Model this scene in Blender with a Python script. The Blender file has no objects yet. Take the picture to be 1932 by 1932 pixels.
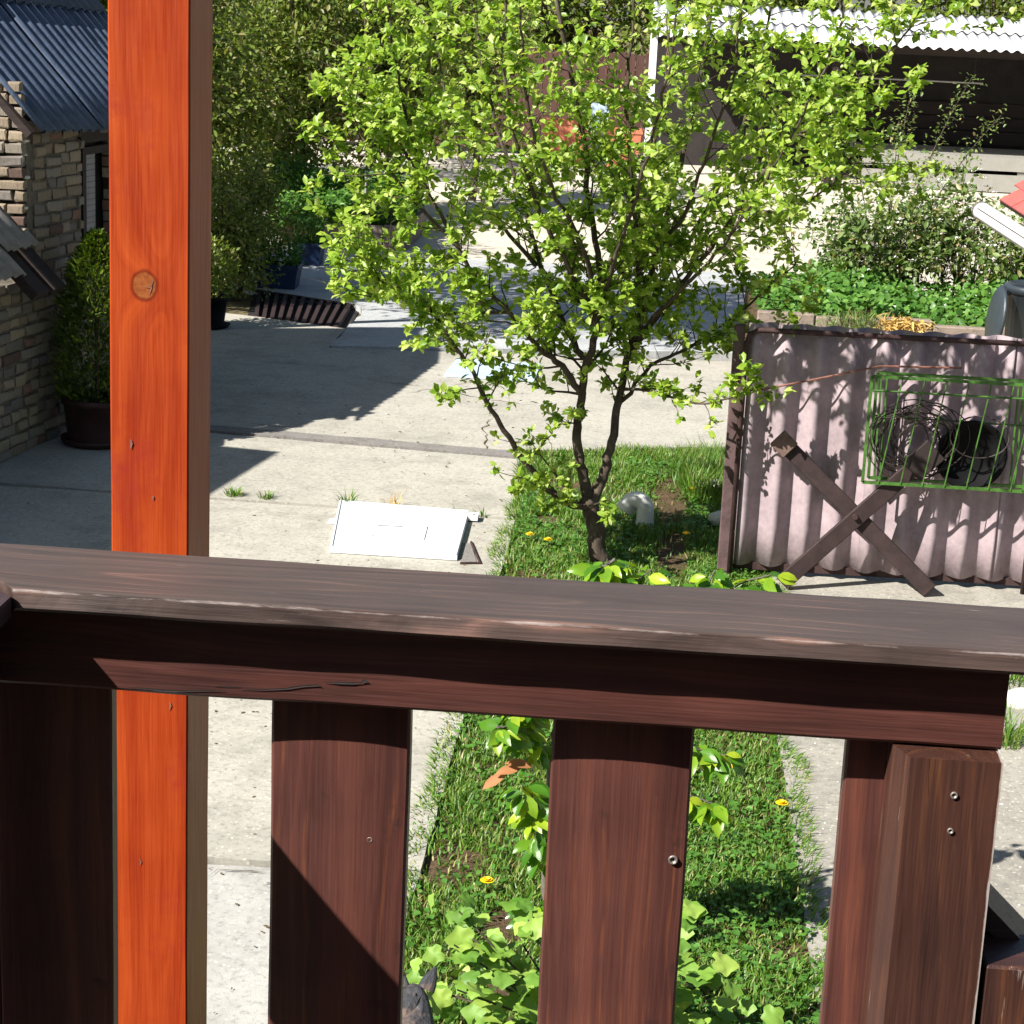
import bpy, math, random
import numpy as np
from mathutils import Vector, Matrix, noise as mnoise
random.seed(7); RNG = np.random.default_rng(11)
S = bpy.context.scene
COL = S.collection
R = math.radians
# ------------------------------------------------------------------ camera
PITCH, ROLL, YAW, CAMH, FOC = R(14.7), R(2.6), R(3.5), 3.0, 3800 / 1932
fwd = Vector((-math.sin(YAW) * math.cos(PITCH), math.cos(YAW) * math.cos(PITCH), -math.sin(PITCH)))
r0 = Vector((math.cos(YAW), math.sin(YAW), 0)); u0 = r0.cross(fwd)
cr = r0 * math.cos(ROLL) + u0 * math.sin(ROLL); cu = -r0 * math.sin(ROLL) + u0 * math.cos(ROLL)
CAM = Vector((0, 0, CAMH))
cd = bpy.data.cameras.new('camera'); cam = bpy.data.objects.new('camera', cd); COL.objects.link(cam)
cam.matrix_world = Matrix(((cr.x, cu.x, -fwd.x, 0), (cr.y, cu.y, -fwd.y, 0), (cr.z, cu.z, -fwd.z, CAMH), (0, 0, 0, 1)))
cd.sensor_width = 36; cd.sensor_height = 36; cd.lens = 36 * FOC; cd.clip_start = .05; cd.clip_end = 500
S.camera = cam
# ------------------------------------------------------------------ light
SUN = Vector((.87, .74, -1)).normalized()
w = bpy.data.worlds.new('World'); S.world = w; w.use_nodes = True
wn = w.node_tree; sky = wn.nodes.new('ShaderNodeTexSky'); sky.sky_type = 'NISHITA'; sky.sun_disc = False
sky.sun_elevation = math.asin(-SUN.z); sky.sun_rotation = math.atan2(-SUN.x, -SUN.y)
bg = wn.nodes['Background']; bg.inputs['Strength'].default_value = .05
wn.links.new(sky.outputs[0], bg.inputs['Color'])
sd = bpy.data.lights.new('sun', 'SUN'); sd.energy = 5.0; sd.angle = R(.53); sd.color = (1, .955, .89)
so = bpy.data.objects.new('sun', sd); COL.objects.link(so); so.rotation_euler = SUN.to_track_quat('-Z', 'Y').to_euler(); so.location = (-6, -6, 12)
S.view_settings.view_transform = 'Standard'; S.view_settings.look = 'None'; S.view_settings.gamma = 1
S.view_settings.exposure = 1.08
cy = S.cycles; cy.use_adaptive_sampling = True; cy.adaptive_threshold = .02; cy.max_bounces = 8; cy.diffuse_bounces = 4; cy.glossy_bounces = 2; cy.transmission_bounces = 5; cy.time_limit = 1000; cy.use_denoising = True


def ray(x, y):
    return fwd + cr * ((x - 966) / 3800) - cu * ((y - 966) / 3800)


def at(x, y, Y):            # the point at distance Y seen at photo coordinates (measured on a 1932 px print)
    d = ray(x, y); return CAM + d * (Y / d.y)


def gr(x, y, z=0.):         # the point on the ground
    d = ray(x, y); return CAM + d * ((z - CAMH) / d.z)


# ------------------------------------------------------------------ materials
class NT:
    def __init__(s, name):
        s.m = bpy.data.materials.new(name); s.m.use_nodes = True; s.t = s.m.node_tree; s.n = s.t.nodes; s.l = s.t.links
        s.b = s.n['Principled BSDF']; s.out = s.n['Material Output']

    def new(s, typ, ins=None, out=0, **pr):
        n = s.n.new('ShaderNode' + typ)
        for k, v in pr.items(): setattr(n, k, v)
        for k, v in (ins or {}).items(): s.set(n.inputs[k], v)
        return n.outputs[out]

    def set(s, sock, v):
        if isinstance(v, bpy.types.NodeSocket): s.l.new(v, sock)
        elif hasattr(sock.default_value, '__len__') and not hasattr(v, '__len__'): sock.default_value = [v] * len(sock.default_value)
        elif hasattr(sock.default_value, '__len__') and len(sock.default_value) == 4 and len(v) == 3: sock.default_value = (*v, 1)
        else: sock.default_value = v

    def math(s, op, a, b=0., c=None):
        n = s.n.new('ShaderNodeMath'); n.operation = op; s.set(n.inputs[0], a); s.set(n.inputs[1], b)
        if c is not None: s.set(n.inputs[2], c)
        return n.outputs[0]

    def vmul(s, v, k):
        n = s.n.new('ShaderNodeVectorMath'); n.operation = 'MULTIPLY'; s.set(n.inputs[0], v); s.set(n.inputs[1], k); return n.outputs[0]

    def vadd(s, v, k):
        n = s.n.new('ShaderNodeVectorMath'); n.operation = 'ADD'; s.set(n.inputs[0], v); s.set(n.inputs[1], k); return n.outputs[0]

    def coord(s, k='Object'): return s.n.new('ShaderNodeTexCoord').outputs[k]

    def noise(s, vec, scale, detail=4, rough=.55, out=0, dist=0.):
        return s.new('TexNoise', {'Vector': vec, 'Scale': scale, 'Detail': detail, 'Roughness': rough, 'Distortion': dist}, out)

    def ramp(s, f, stops, interp='LINEAR'):
        n = s.n.new('ShaderNodeValToRGB'); n.color_ramp.interpolation = interp; e = n.color_ramp.elements
        while len(e) < len(stops): e.new(.5)
        for i, (p, c) in enumerate(stops):
            e[i].position = p; e[i].color = (*c, 1) if hasattr(c, '__len__') else (c, c, c, 1)
        s.set(n.inputs[0], f); return n.outputs[0]

    def mix(s, f, a, b, mode='MIX'):
        n = s.n.new('ShaderNodeMix'); n.data_type = 'RGBA'; n.blend_type = mode
        s.set(n.inputs[0], f); s.set(n.inputs[6], a); s.set(n.inputs[7], b); return n.outputs[2]

    def bump(s, h, strength=.3, dist=.01, normal=None):
        n = s.n.new('ShaderNodeBump'); n.inputs['Strength'].default_value = strength; n.inputs['Distance'].default_value = dist
        s.set(n.inputs['Height'], h)
        if normal: s.set(n.inputs['Normal'], normal)
        return n.outputs[0]

    def fin(s, color, rough=.6, normal=None, spec=.4, metal=0.):
        s.set(s.b.inputs['Base Color'], color); s.set(s.b.inputs['Roughness'], rough); s.b.inputs['Specular IOR Level'].default_value = spec
        s.set(s.b.inputs['Metallic'], metal)
        if normal: s.set(s.b.inputs['Normal'], normal)
        return s.m


M = {}


def plain(name, c, rough=.6, var=.25, scale=14, spec=.4, metal=0., bump=.15):
    t = NT(name); co = t.coord(); n = t.noise(co, scale, 5); n2 = t.noise(co, scale * 7, 3)
    f = t.math('ADD', t.math('MULTIPLY', n, .7), t.math('MULTIPLY', n2, .3))
    col = t.ramp(f, [(.3, tuple(x * (1 - var) for x in c)), (.7, tuple(min(1, x * (1 + var)) for x in c))])
    M[name] = t.fin(col, rough, t.bump(n2, bump, .01), spec, metal); return M[name]


def wood(name, axis, stops, freq=90, rough=.45, wear=None, fibre=.35, knots=(), spec=.4, bump=.35, offs=(.09, .05), paint=None, ringw=.42, edge=None, lines=None, top=None):
    """sawn wood: growth rings of a log cut by the board, axis = index of the board's length"""
    t = NT(name); co = t.coord()
    rnd = t.n.new('ShaderNodeObjectInfo').outputs['Random']
    sep = t.n.new('ShaderNodeSeparateXYZ'); t.set(sep.inputs[0], co)
    o = [sep.outputs[i] for i in range(3)]; L = o[axis]; A, B = [o[i] for i in range(3) if i != axis]
    shift = t.math('MULTIPLY', rnd, 17.)
    Ls = t.math('ADD', L, shift)
    cmb = t.new('CombineXYZ', {0: t.math('MULTIPLY', A, 5.), 1: t.math('MULTIPLY', B, 5.), 2: t.math('MULTIPLY', Ls, 1.3)})
    nz = t.n.new('ShaderNodeTexNoise'); t.set(nz.inputs['Vector'], cmb); nz.inputs['Scale'].default_value = 1.; nz.inputs['Detail'].default_value = 3
    sc = t.n.new('ShaderNodeSeparateColor'); t.set(sc.inputs[0], nz.outputs['Color'])
    a = t.math('ADD', t.math('ADD', A, t.math('MULTIPLY', t.math('SUBTRACT', sc.outputs[0], .5), .10)), t.math('MULTIPLY', t.math('SUBTRACT', rnd, .5), offs[0]))
    b = t.math('ADD', t.math('ADD', B, offs[1]), t.math('MULTIPLY', t.math('SUBTRACT', sc.outputs[1], .5), .10))
    r = t.math('SQRT', t.math('ADD', t.math('MULTIPLY', a, a), t.math('MULTIPLY', b, b)))
    kmask = None; krim = None
    for (ka, kb, kl, ks, kamp) in knots:     # knot at (a,b,l) with radius ks
        dx = t.math('DIVIDE', t.math('SUBTRACT', A, ka), ks); dz = t.math('DIVIDE', t.math('SUBTRACT', L, kl), ks * 1.15)
        d2 = t.math('ADD', t.math('MULTIPLY', dx, dx), t.math('MULTIPLY', dz, dz))
        g = t.math('POWER', 2.718, t.math('MULTIPLY', d2, -.22))
        r = t.math('ADD', r, t.math('MULTIPLY', g, kamp))
        dn = t.math('ADD', d2, t.math('MULTIPLY', t.math('SUBTRACT', t.noise(co, 90), .5), .5))
        k = t.ramp(dn, [(.78, 1), (.98, 0)]); rim = t.ramp(t.math('MULTIPLY', dn, .5), [(.34, 0), (.45, .75), (.52, .75), (.75, 0)]); krim = rim if krim is None else t.math('MAXIMUM', krim, rim)
        kmask = k if kmask is None else t.math('MAXIMUM', kmask, k)
    ring = t.noise(t.new('CombineXYZ', {0: t.math('MULTIPLY', r, freq), 1: t.math('MULTIPLY', rnd, 9.), 2: t.math('MULTIPLY', Ls, .15)}), 1., 4, .62)
    ring = t.ramp(ring, [(.3, 0), (.7, 1)])
    fv = t.new('CombineXYZ', {0: t.math('MULTIPLY', A, 420.), 1: t.math('MULTIPLY', B, 420.), 2: t.math('MULTIPLY', Ls, 9.)})
    fib = t.noise(fv, 1., 3, .6)
    big = t.noise(co, 6., 4)
    f = t.math('ADD', t.math('MULTIPLY', ring, ringw), t.math('ADD', t.math('MULTIPLY', fib, fibre), t.math('MULTIPLY', big, .45)))
    f = t.math('SUBTRACT', f, fibre * .5 + .05)
    col = t.ramp(f, stops)
    if lines:                                 # bright late-wood lines: (frequency, colour, strength)
        lf, lc, ls = lines
        lr = t.math('FRACT', t.math('MULTIPLY', r, lf))
        lm = t.ramp(lr, [(.0, 0), (.36, 0), (.5, 1), (.56, .1), (.7, 0)])
        lm = t.math('MULTIPLY', lm, t.math('MULTIPLY', t.ramp(t.noise(co, 5.5, 4, .6), [(.42, 0), (.62, 1)]), t.ramp(fib, [(.35, .25), (.6, 1)])))
        col = t.mix(t.math('MULTIPLY', lm, ls), col, lc)
    if top:                                   # weathered grey upper face, light on top also put into the colour: (height, colour, amount)
        tm_ = t.math('MULTIPLY', t.math('GREATER_THAN', B, top[0]), t.ramp(t.noise(t.vmul(co, (2.2, 14, 1)), 1., 5, .6), [(.3, top[2] * .55), (.65, top[2])]))
        col = t.mix(tm_, col, top[1])
    if kmask is not None:
        kc = t.ramp(t.noise(co, 160, 3), [(.35, knots_dark), (.65, knots_light)])
        col = t.mix(kmask, col, kc); col = t.mix(krim, col, tuple(x * .45 for x in stops[0][1]))
    if wear:                                  # worn, bare fibres: (colour, amount, stretch)
        wc, amt, along = wear
        wv = t.new('CombineXYZ', {0: t.math('MULTIPLY', A, along), 1: t.math('MULTIPLY', B, along), 2: t.math('MULTIPLY', Ls, along * .09)})
        wn_ = t.noise(wv, 1., 5, .65)
        col = t.mix(t.ramp(wn_, [(amt, 0), (amt + .1, 1)]), col, wc)
    if paint:
        pc, amt, sc_, soft = paint
        pn = t.noise(t.vadd(co, (3.1, 1.7, .3)), sc_, 6, .7)
        col = t.mix(t.ramp(pn, [(amt, 0), (amt + soft, .8)]), col, pc)
    if edge:                                  # bare fibres along the worn front arris: (position, width, colour)
        e0, ew, ec, eb = edge
        en = t.noise(t.new('CombineXYZ', {0: t.math('MULTIPLY', A, 160.), 1: t.math('MULTIPLY', B, 160.), 2: t.math('MULTIPLY', Ls, 28.)}), 1., 5, .7)
        patch = t.ramp(t.noise(t.new('CombineXYZ', {2: t.math('MULTIPLY', Ls, 7.)}), 1., 3), [(.42, 0), (.6, 1)])
        ed = t.math('SUBTRACT', 1., t.math('MINIMUM', 1., t.math('DIVIDE', t.math('MAXIMUM', t.math('ABSOLUTE', t.math('SUBTRACT', A, e0)), t.math('ABSOLUTE', t.math('SUBTRACT', B, eb)) if eb is not None else 0.), ew)))
        em = t.ramp(t.math('ADD', t.math('MULTIPLY', ed, .62), t.math('ADD', t.math('MULTIPLY', en, .45), t.math('MULTIPLY', patch, .12))), [(.6, 0), (.74, .75)])
        col = t.mix(em, col, ec)
    h = t.math('ADD', t.math('MULTIPLY', fib, .6), t.math('MULTIPLY', ring, .4))
    M[name] = t.fin(col, t.ramp(fib, [(.3, max(.05, rough - .1)), (.7, min(1, rough + .15))]), t.bump(h, bump, .0012), spec); return M[name]


knots_dark = (.20, .05, .013); knots_light = (.28, .085, .022)
wood('orange_stain', 2, [(.15, (.23, .023, .005)), (.36, (.325, .045, .008)), (.58, (.40, .065, .011)), (.8, (.46, .098, .016)), (.95, (.49, .135, .023))], freq=46, rough=.4, fibre=.36, ringw=.36,
     knots=((-.006, 0, .372, .0155, .026),), bump=.25, offs=(.0, .05), spec=.25, paint=((.25, .022, .012), .56, 8., .16))
knots_dark = (.02, .01, .008); knots_light = (.05, .025, .018)
BR = [(.15, (.036, .014, .012)), (.4, (.075, .026, .020)), (.64, (.12, .040, .027)), (.92, (.21, .072, .03))]
wood('brown_stain_upright', 2, BR, freq=42, rough=.45, fibre=.28, bump=.45, offs=(.05, .03), ringw=.5, lines=(34, (.20, .066, .024), .75), paint=((.03, .016, .014), .6, 14., .1))
wood('brown_stain_length', 0, BR, freq=60, rough=.42, fibre=.42, wear=((.14, .09, .075), .69, 120.), bump=.5, offs=(.03, .04))
wood('brown_stain_weathered', 0, [(.2, (.028, .018, .016)), (.5, (.060, .039, .033)), (.75, (.09, .054, .043)), (1.0, (.22, .125, .085))], freq=70, rough=.5,
     fibre=.5, wear=((.40, .34, .32), .68, 150.), bump=.6, offs=(.02, .03), spec=.35, edge=(-.0845, .008, (.36, .31, .29), .012), ringw=.62, lines=(75, (.24, .125, .095), .75), top=(.0105, (.105, .088, .076), .36))
wood('brown_stain_depth', 1, [(.14, (.022, .014, .015)), (.42, (.05, .031, .031)), (.66, (.088, .05, .045)), (.92, (.16, .09, .07))], freq=70, rough=.4, fibre=.5,
     wear=((.34, .27, .25), .71, 150.), bump=.6)
wood('brown_stain_chipped', 2, [(.1, (.022, .011, .009)), (.4, (.05, .02, .014)), (.65, (.085, .033, .018)), (.92, (.15, .058, .022))], freq=45, rough=.42, fibre=.4,
     wear=((.45, .38, .33), .655, 60.), bump=.4, edge=(.055, .005, (.40, .36, .33), None), lines=(34, (.16, .06, .02), .5))
wood('grey_board', 0, [(.1, (.16, .14, .12)), (.5, (.34, .31, .26)), (.9, (.5, .47, .4))], freq=40, rough=.8, fibre=.5)
wood('dark_board', 0, [(.1, (.012, .008, .007)), (.5, (.03, .019, .016)), (.9, (.06, .036, .03))], freq=40, rough=.8, fibre=.5)
wood('fence_board', 2, [(.1, (.05, .024, .02)), (.5, (.10, .046, .036)), (.9, (.17, .085, .06))], freq=40, rough=.8, fibre=.5)


def concrete(name, c, agg=.35, stain=.22, scale=1., cracks=True, pebble=.8):
    t = NT(name); co = t.coord(); k = scale
    big = t.noise(co, 1.1 * k, 5, .6); mid = t.noise(co, 7 * k, 5, .6); fine = t.noise(co, 160 * k, 2)
    f = t.math('ADD', t.math('MULTIPLY', big, .55), t.math('MULTIPLY', mid, .45))
    col = t.ramp(f, [(.3, tuple(x * (1 - stain) for x in c)), (.52, c), (.72, tuple(min(.8, x * (1 + stain * .5)) for x in c))])
    vo = t.n.new('ShaderNodeTexVoronoi'); t.set(vo.inputs['Vector'], t.vadd(co, t.vmul(t.noise(co, 40, 2, out=1), .012))); vo.inputs['Scale'].default_value = 64 * k
    sc = t.n.new('ShaderNodeSeparateColor'); t.set(sc.inputs[0], vo.outputs['Color'])
    peb = t.math('MULTIPLY', t.math('GREATER_THAN', sc.outputs[0], pebble), t.math('LESS_THAN', vo.outputs['Distance'], .42))
    pc = t.ramp(sc.outputs[1], [(0, tuple(x * .5 for x in c)), (.45, tuple(min(.75, x * 1.25) for x in c)), (1, (.62, .57, .48))])
    col = t.mix(t.math('MULTIPLY', peb, agg * 2), col, pc)
    dirt = t.ramp(t.noise(co, 2.6 * k, 8, .74), [(.5, 0), (.7, .6)])
    col = t.mix(dirt, col, tuple(x * .5 for x in c))
    speck = t.ramp(t.noise(co, 34 * k, 6, .72), [(.5, 0), (.68, .62)])
    col = t.mix(speck, col, tuple(x * .4 for x in c))
    h = t.math('ADD', t.math('MULTIPLY', mid, .5), t.math('ADD', t.math('MULTIPLY', fine, .25), t.math('MULTIPLY', peb, .5)))
    M[name] = t.fin(col, .85, t.bump(h, .35, .012), .25); return M[name]


concrete('concrete', (.40, .38, .325)); concrete('concrete_grey', (.41, .40, .365)); concrete('concrete_strip', (.22, .205, .19), .2); concrete('concrete_patch', (.42, .43, .43), .1, .15, cracks=False)
concrete('concrete_far', (.56, .51, .42), .2, .2, cracks=False); concrete('kerb', (.25, .2, .16), .2, .3, cracks=False); concrete('pathway', (.33, .31, .265), .28, .25, pebble=.62)
t = NT('soil'); co = t.coord(); n = t.noise(co, 5, 6, .7); n2 = t.noise(co, 45, 5, .7)
M['soil'] = t.fin(t.ramp(t.math('ADD', t.math('MULTIPLY', n, .5), t.math('MULTIPLY', n2, .5)), [(.3, (.05, .033, .02)), (.55, (.14, .095, .055)), (.75, (.26, .19, .115))]), .95, t.bump(n2, .9, .03), .1)
t = NT('dirt'); co = t.coord(); n = t.noise(co, .6, 6, .7); n2 = t.noise(co, 25, 5, .7)
M['dirt'] = t.fin(t.ramp(t.math('ADD', t.math('MULTIPLY', n, .5), t.math('MULTIPLY', n2, .5)), [(.3, (.06, .06, .025)), (.55, (.16, .13, .07)), (.75, (.28, .23, .14))]), .95, t.bump(n2, .6, .03), .1)


def leafmat(name, stops, trans=.38, rough=.4, spec=.45, vein=0.):
    t = NT(name)
    isl = t.n.new('ShaderNodeNewGeometry').outputs['Random Per Island']; ob = t.n.new('ShaderNodeObjectInfo').outputs['Random']
    f = t.math('FRACT', t.math('ADD', isl, t.math('MULTIPLY', ob, 7.3)))
    col = t.ramp(f, stops)
    nz = t.noise(t.coord(), 60, 3); col = t.mix(.25, col, t.mix(nz, (.0, .0, .0), (1., 1., .8)), 'SOFT_LIGHT')
    t.fin(col, rough, t.bump(nz, .15, .004), spec)
    tr = t.n.new('ShaderNodeBsdfTranslucent'); t.set(tr.inputs[0], t.mix(1., col, (1., 1., .42), 'MULTIPLY'))
    mx = t.n.new('ShaderNodeMixShader'); mx.inputs[0].default_value = trans
    t.l.new(t.b.outputs[0], mx.inputs[1]); t.l.new(tr.outputs[0], mx.inputs[2]); t.l.new(mx.outputs[0], t.out.inputs[0])
    M[name] = t.m; return t.m


leafmat('plum_leaf', [(0, (.15, .28, .03)), (.3, (.265, .425, .045)), (.7, (.40, .54, .085)), (1, (.57, .66, .22))], .52, .38, .5)
leafmat('glossy_leaf', [(0, (.05, .16, .012)), (.4, (.10, .25, .018)), (.7, (.22, .37, .025)), (1, (.38, .48, .03))], .4, .25, .6)
leafmat('currant_leaf', [(0, (.10, .22, .03)), (.35, (.17, .32, .045)), (.7, (.26, .41, .07)), (1, (.36, .50, .10))], .3, .5)
leafmat('grass_blade', [(0, (.07, .17, .018)), (.45, (.12, .26, .03)), (.78, (.20, .34, .05)), (.9, (.34, .36, .12)), (1, (.44, .38, .18))], .4, .45)
leafmat('clover_leaf', [(0, (.06, .17, .025)), (.6, (.10, .25, .04)), (1, (.15, .31, .06))], .35, .45)
leafmat('hedge_leaf', [(0, (.075, .125, .018)), (.45, (.15, .215, .032)), (.75, (.24, .31, .055)), (.9, (.28, .24, .09)), (1, (.42, .44, .24))], .4, .5)
leafmat('bed_leaf', [(0, (.05, .14, .02)), (.6, (.095, .23, .035)), (1, (.18, .34, .07))], .35, .4)
leafmat('thuja_leaf', [(0, (.035, .075, .006)), (.6, (.085, .14, .01)), (1, (.19, .25, .02))], .3, .5)
leafmat('rose_leaf', [(0, (.09, .16, .04)), (.5, (.17, .26, .07)), (.85, (.27, .35, .13)), (1, (.40, .30, .16))], .42, .4)
leafmat('straw', [(0, (.42, .25, .06)), (.6, (.6, .4, .13)), (1, (.7, .52, .22))], .1, .7)
leafmat('dry_leaf', [(0, (.28, .11, .04)), (1, (.5, .24, .10))], .2, .7)
plain('petal_yellow', (.85, .60, .01), .6, .15, 60); plain('petal_white', (.75, .72, .66), .6, .08, 60)
t = NT('bark'); co = t.coord(); n = t.noise(t.vmul(co, (30, 30, 7)), 1, 6, .7); n2 = t.noise(co, 9, 5)
M['bark'] = t.fin(t.ramp(t.math('ADD', t.math('MULTIPLY', n, .6), t.math('MULTIPLY', n2, .4)), [(.35, (.035, .026, .02)), (.55, (.09, .068, .052)), (.72, (.17, .14, .105))]), .85, t.bump(n, .8, .01), .2)
plain('twig_grey', (.11, .095, .08), .8, .4, 40)
plain('pink_cement', (.315, .25, .265), .85, .32, 5, .2); plain('white_cement', (.62, .63, .64), .75, .12, 5, .25); plain('rust', (.05, .028, .026), .8, .5, 22, .25)
plain('mauve_rust', (.11, .07, .07), .8, .4, 16, .2); plain('rust_red', (.20, .085, .06), .7, .3, 25); plain('rusty_plank', (.032, .019, .018), .7, .4, 18, .3)
plain('block_wood', (.13, .085, .07), .8, .35, 14, .2); plain('blue_cement', (.065, .09, .14), .7, .35, 8, .35, bump=.3); plain('grey_cement', (.2, .19, .18), .85, .35, 8, .2)
plain('white_paint', (.66, .68, .70), .55, .10, 7); plain('pvc', (.72, .72, .69), .35, .06, 9); plain('green_paint', (.045, .12, .016), .6, .6, 24)
plain('black_plastic', (.004, .004, .0045), .75, .3, 14, .15); plain('grey_plastic', (.032, .042, .05), .4, .15, 12, .5); plain('blue_plastic', (.012, .03, .085), .45, .2, 10)
plain('wire', (.03, .022, .017), .6, .4, 30); plain('shutter_grey', (.22, .21, .21), .7, .15, 10); plain('red_shingle', (.42, .10, .085), .8, .18, 20)
plain('terracotta', (.48, .16, .085), .8, .2, 9); plain('pale_blue', (.45, .58, .70), .5, .1, 8); plain('mortar', (.13, .112, .09), .95, .35, 20, .1, bump=.8)
plain('steel', (.24, .21, .19), .5, .3, 60, .5, .6); plain('brown_pot', (.045, .018, .016), .6, .3, 10); plain('shed_dark', (.02, .017, .016), .9, .3, 8)
plain('light_mortar', (.62, .58, .5), .9, .15, 20, .1, bump=.8); plain('stone_white', (.6, .58, .53), .8, .2, 10)
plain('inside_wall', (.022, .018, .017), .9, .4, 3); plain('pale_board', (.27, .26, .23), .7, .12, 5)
t = NT('white_worn'); co = t.coord(); n = t.noise(co, 5, 7, .72); n2 = t.noise(co, 30, 5, .7)
c_ = t.mix(t.ramp(n, [(.55, 0), (.7, .55)]), (.64, .66, .68), (.44, .42, .38)); M['white_worn'] = t.fin(t.mix(t.ramp(n2, [(.66, 0), (.72, .7)]), c_, (.22, .13, .08)), .6, t.bump(n2, .3, .01), .3)
t = NT('brick'); co = t.coord(); rnd = t.n.new('ShaderNodeObjectInfo').outputs['Random']; isl = t.n.new('ShaderNodeNewGeometry').outputs['Random Per Island']
f = t.math('FRACT', t.math('ADD', t.math('MULTIPLY', rnd, 5.7), isl)); n = t.noise(co, 22, 6, .7)
c1 = t.ramp(f, [(0, (.25, .20, .145)), (.3, (.34, .275, .195)), (.52, (.27, .235, .19)), (.74, (.19, .17, .15)), (.9, (.24, .145, .11)), (.96, (.13, .085, .07))], 'CONSTANT')
M['brick'] = t.fin(t.mix(t.ramp(n, [(.35, .75), (.6, 0)]), c1, t.mix(.6, c1, (.09, .075, .06))), .95, t.bump(n, .7, .012), .1)
t = NT('fur'); co = t.coord(); n = t.noise(t.vmul(co, (60, 60, 18)), 1, 5, .7); n2 = t.noise(co, 9, 3)
M['fur'] = t.fin(t.mix(t.ramp(n2, [(.56, 0), (.66, .7)]), t.ramp(n, [(.3, (.018, .018, .021)), (.6, (.055, .056, .062)), (.8, (.13, .13, .14))]), (.19, .13, .10)), .7, t.bump(n, .8, .01), .3)


# ------------------------------------------------------------------ mesh helpers
class MB:
    def __init__(s): s.v = []; s.f = []

    def add(s, vs, fs):
        o = len(s.v); s.v += [tuple(v) for v in vs]; s.f += [tuple(i + o for i in f) for f in fs]; return s

    def box(s, x0, x1, y0, y1, z0, z1, bev=0.):
        if not bev:
            return s.add([(x, y, z) for x in (x0, x1) for y in (y0, y1) for z in (z0, z1)],
                         [(0, 1, 3, 2), (4, 6, 7, 5), (0, 4, 5, 1), (2, 3, 7, 6), (0, 2, 6, 4), (1, 5, 7, 3)])
        b = bev; vs = []; idx = {}
        c = ((x0 + x1) / 2, (y0 + y1) / 2, (z0 + z1) / 2); hx = [(x1 - x0) / 2, (y1 - y0) / 2, (z1 - z0) / 2]
        for sx in (-1, 1):
            for sy in (-1, 1):
                for sz in (-1, 1):
                    for a in range(3):
                        sg = (sx, sy, sz); idx[(sg, a)] = len(vs)
                        vs.append(tuple(c[k] + sg[k] * (hx[k] - (0 if k == a else b)) for k in range(3)))
        fs = []
        for a in range(3):
            p, q = [k for k in range(3) if k != a]
            for sg in (-1, 1):
                def S_(u, v_):
                    e = [0, 0, 0]; e[a] = sg; e[p] = u; e[q] = v_; return tuple(e)
                fs.append([idx[(S_(u, v_), a)] for u, v_ in ((-1, -1), (1, -1), (1, 1), (-1, 1))])
        for a in range(3):
            p, q = [k for k in range(3) if k != a]
            for u in (-1, 1):
                for v_ in (-1, 1):
                    def E_(sg):
                        e = [0, 0, 0]; e[a] = sg; e[p] = u; e[q] = v_; return tuple(e)
                    fs.append([idx[(E_(-1), p)], idx[(E_(1), p)], idx[(E_(1), q)], idx[(E_(-1), q)]])
        for sx in (-1, 1):
            for sy in (-1, 1):
                for sz in (-1, 1): fs.append([idx[((sx, sy, sz), a)] for a in range(3)])
        # orient outward
        out = []
        for f in fs:
            P = [Vector(vs[i]) for i in f]; nrm = (P[1] - P[0]).cross(P[2] - P[0]); m = sum(P, Vector()) / len(P) - Vector(c)
            out.append(f if nrm.dot(m) > 0 else f[::-1])
        return s.add(vs, out)

    def tube(s, pts, rad, n=6, caps=True, close=False):
        pts = [Vector(p) for p in pts]; N = len(pts)
        rad = rad if hasattr(rad, '__len__') else [rad] * N
        o = len(s.v); ref = None
        for i, p in enumerate(pts):
            if close: d = pts[(i + 1) % N] - pts[i - 1]
            else: d = pts[min(i + 1, N - 1)] - pts[max(i - 1, 0)]
            d.normalize()
            if ref is None: ref = d.orthogonal().normalized()
            ref = (ref - d * ref.dot(d)).normalized(); b = d.cross(ref)
            for k in range(n):
                a = 2 * math.pi * k / n; s.v.append(tuple(p + (ref * math.cos(a) + b * math.sin(a)) * rad[i]))
        for i in range(N if close else N - 1):
            j = (i + 1) % N
            for k in range(n):
                k2 = (k + 1) % n; s.f.append((o + i * n + k, o + i * n + k2, o + j * n + k2, o + j * n + k))
        if caps and not close:
            s.f.append(tuple(o + k for k in range(n))[::-1]); s.f.append(tuple(o + (N - 1) * n + k for k in range(n)))
        return s

    def lathe(s, prof, n=24, c=(0, 0, 0)):
        o = len(s.v)
        for r, z in prof:
            for k in range(n):
                a = 2 * math.pi * k / n; s.v.append((c[0] + r * math.cos(a), c[1] + r * math.sin(a), c[2] + z))
        for i in range(len(prof) - 1):
            for k in range(n):
                k2 = (k + 1) % n; s.f.append((o + i * n + k, o + i * n + k2, o + (i + 1) * n + k2, o + (i + 1) * n + k))
        return s

    def prism(s, poly, z0, z1):
        n = len(poly); return s.add([(x, y, z0) for x, y in poly] + [(x, y, z1) for x, y in poly],
                                    [tuple(range(n))[::-1], tuple(range(n, 2 * n))] + [(i, (i + 1) % n, n + (i + 1) % n, n + i) for i in range(n)])

    def mesh(s, name): me = bpy.data.meshes.new(name); me.from_pydata(s.v, [], s.f); me.update(); return me

    def obj(s, name, mat, parent=None, smooth=False, loc=None, center=False):
        if center:
            a = np.array(s.v); c = (a.min(0) + a.max(0)) / 2; s.v = [tuple(v) for v in (a - c)]; loc = tuple(c)
        me = s.mesh(name); me.materials.append(M[mat])
        if smooth: me.polygons.foreach_set('use_smooth', [True] * len(me.polygons))
        return link(name, me, parent, loc)


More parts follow.
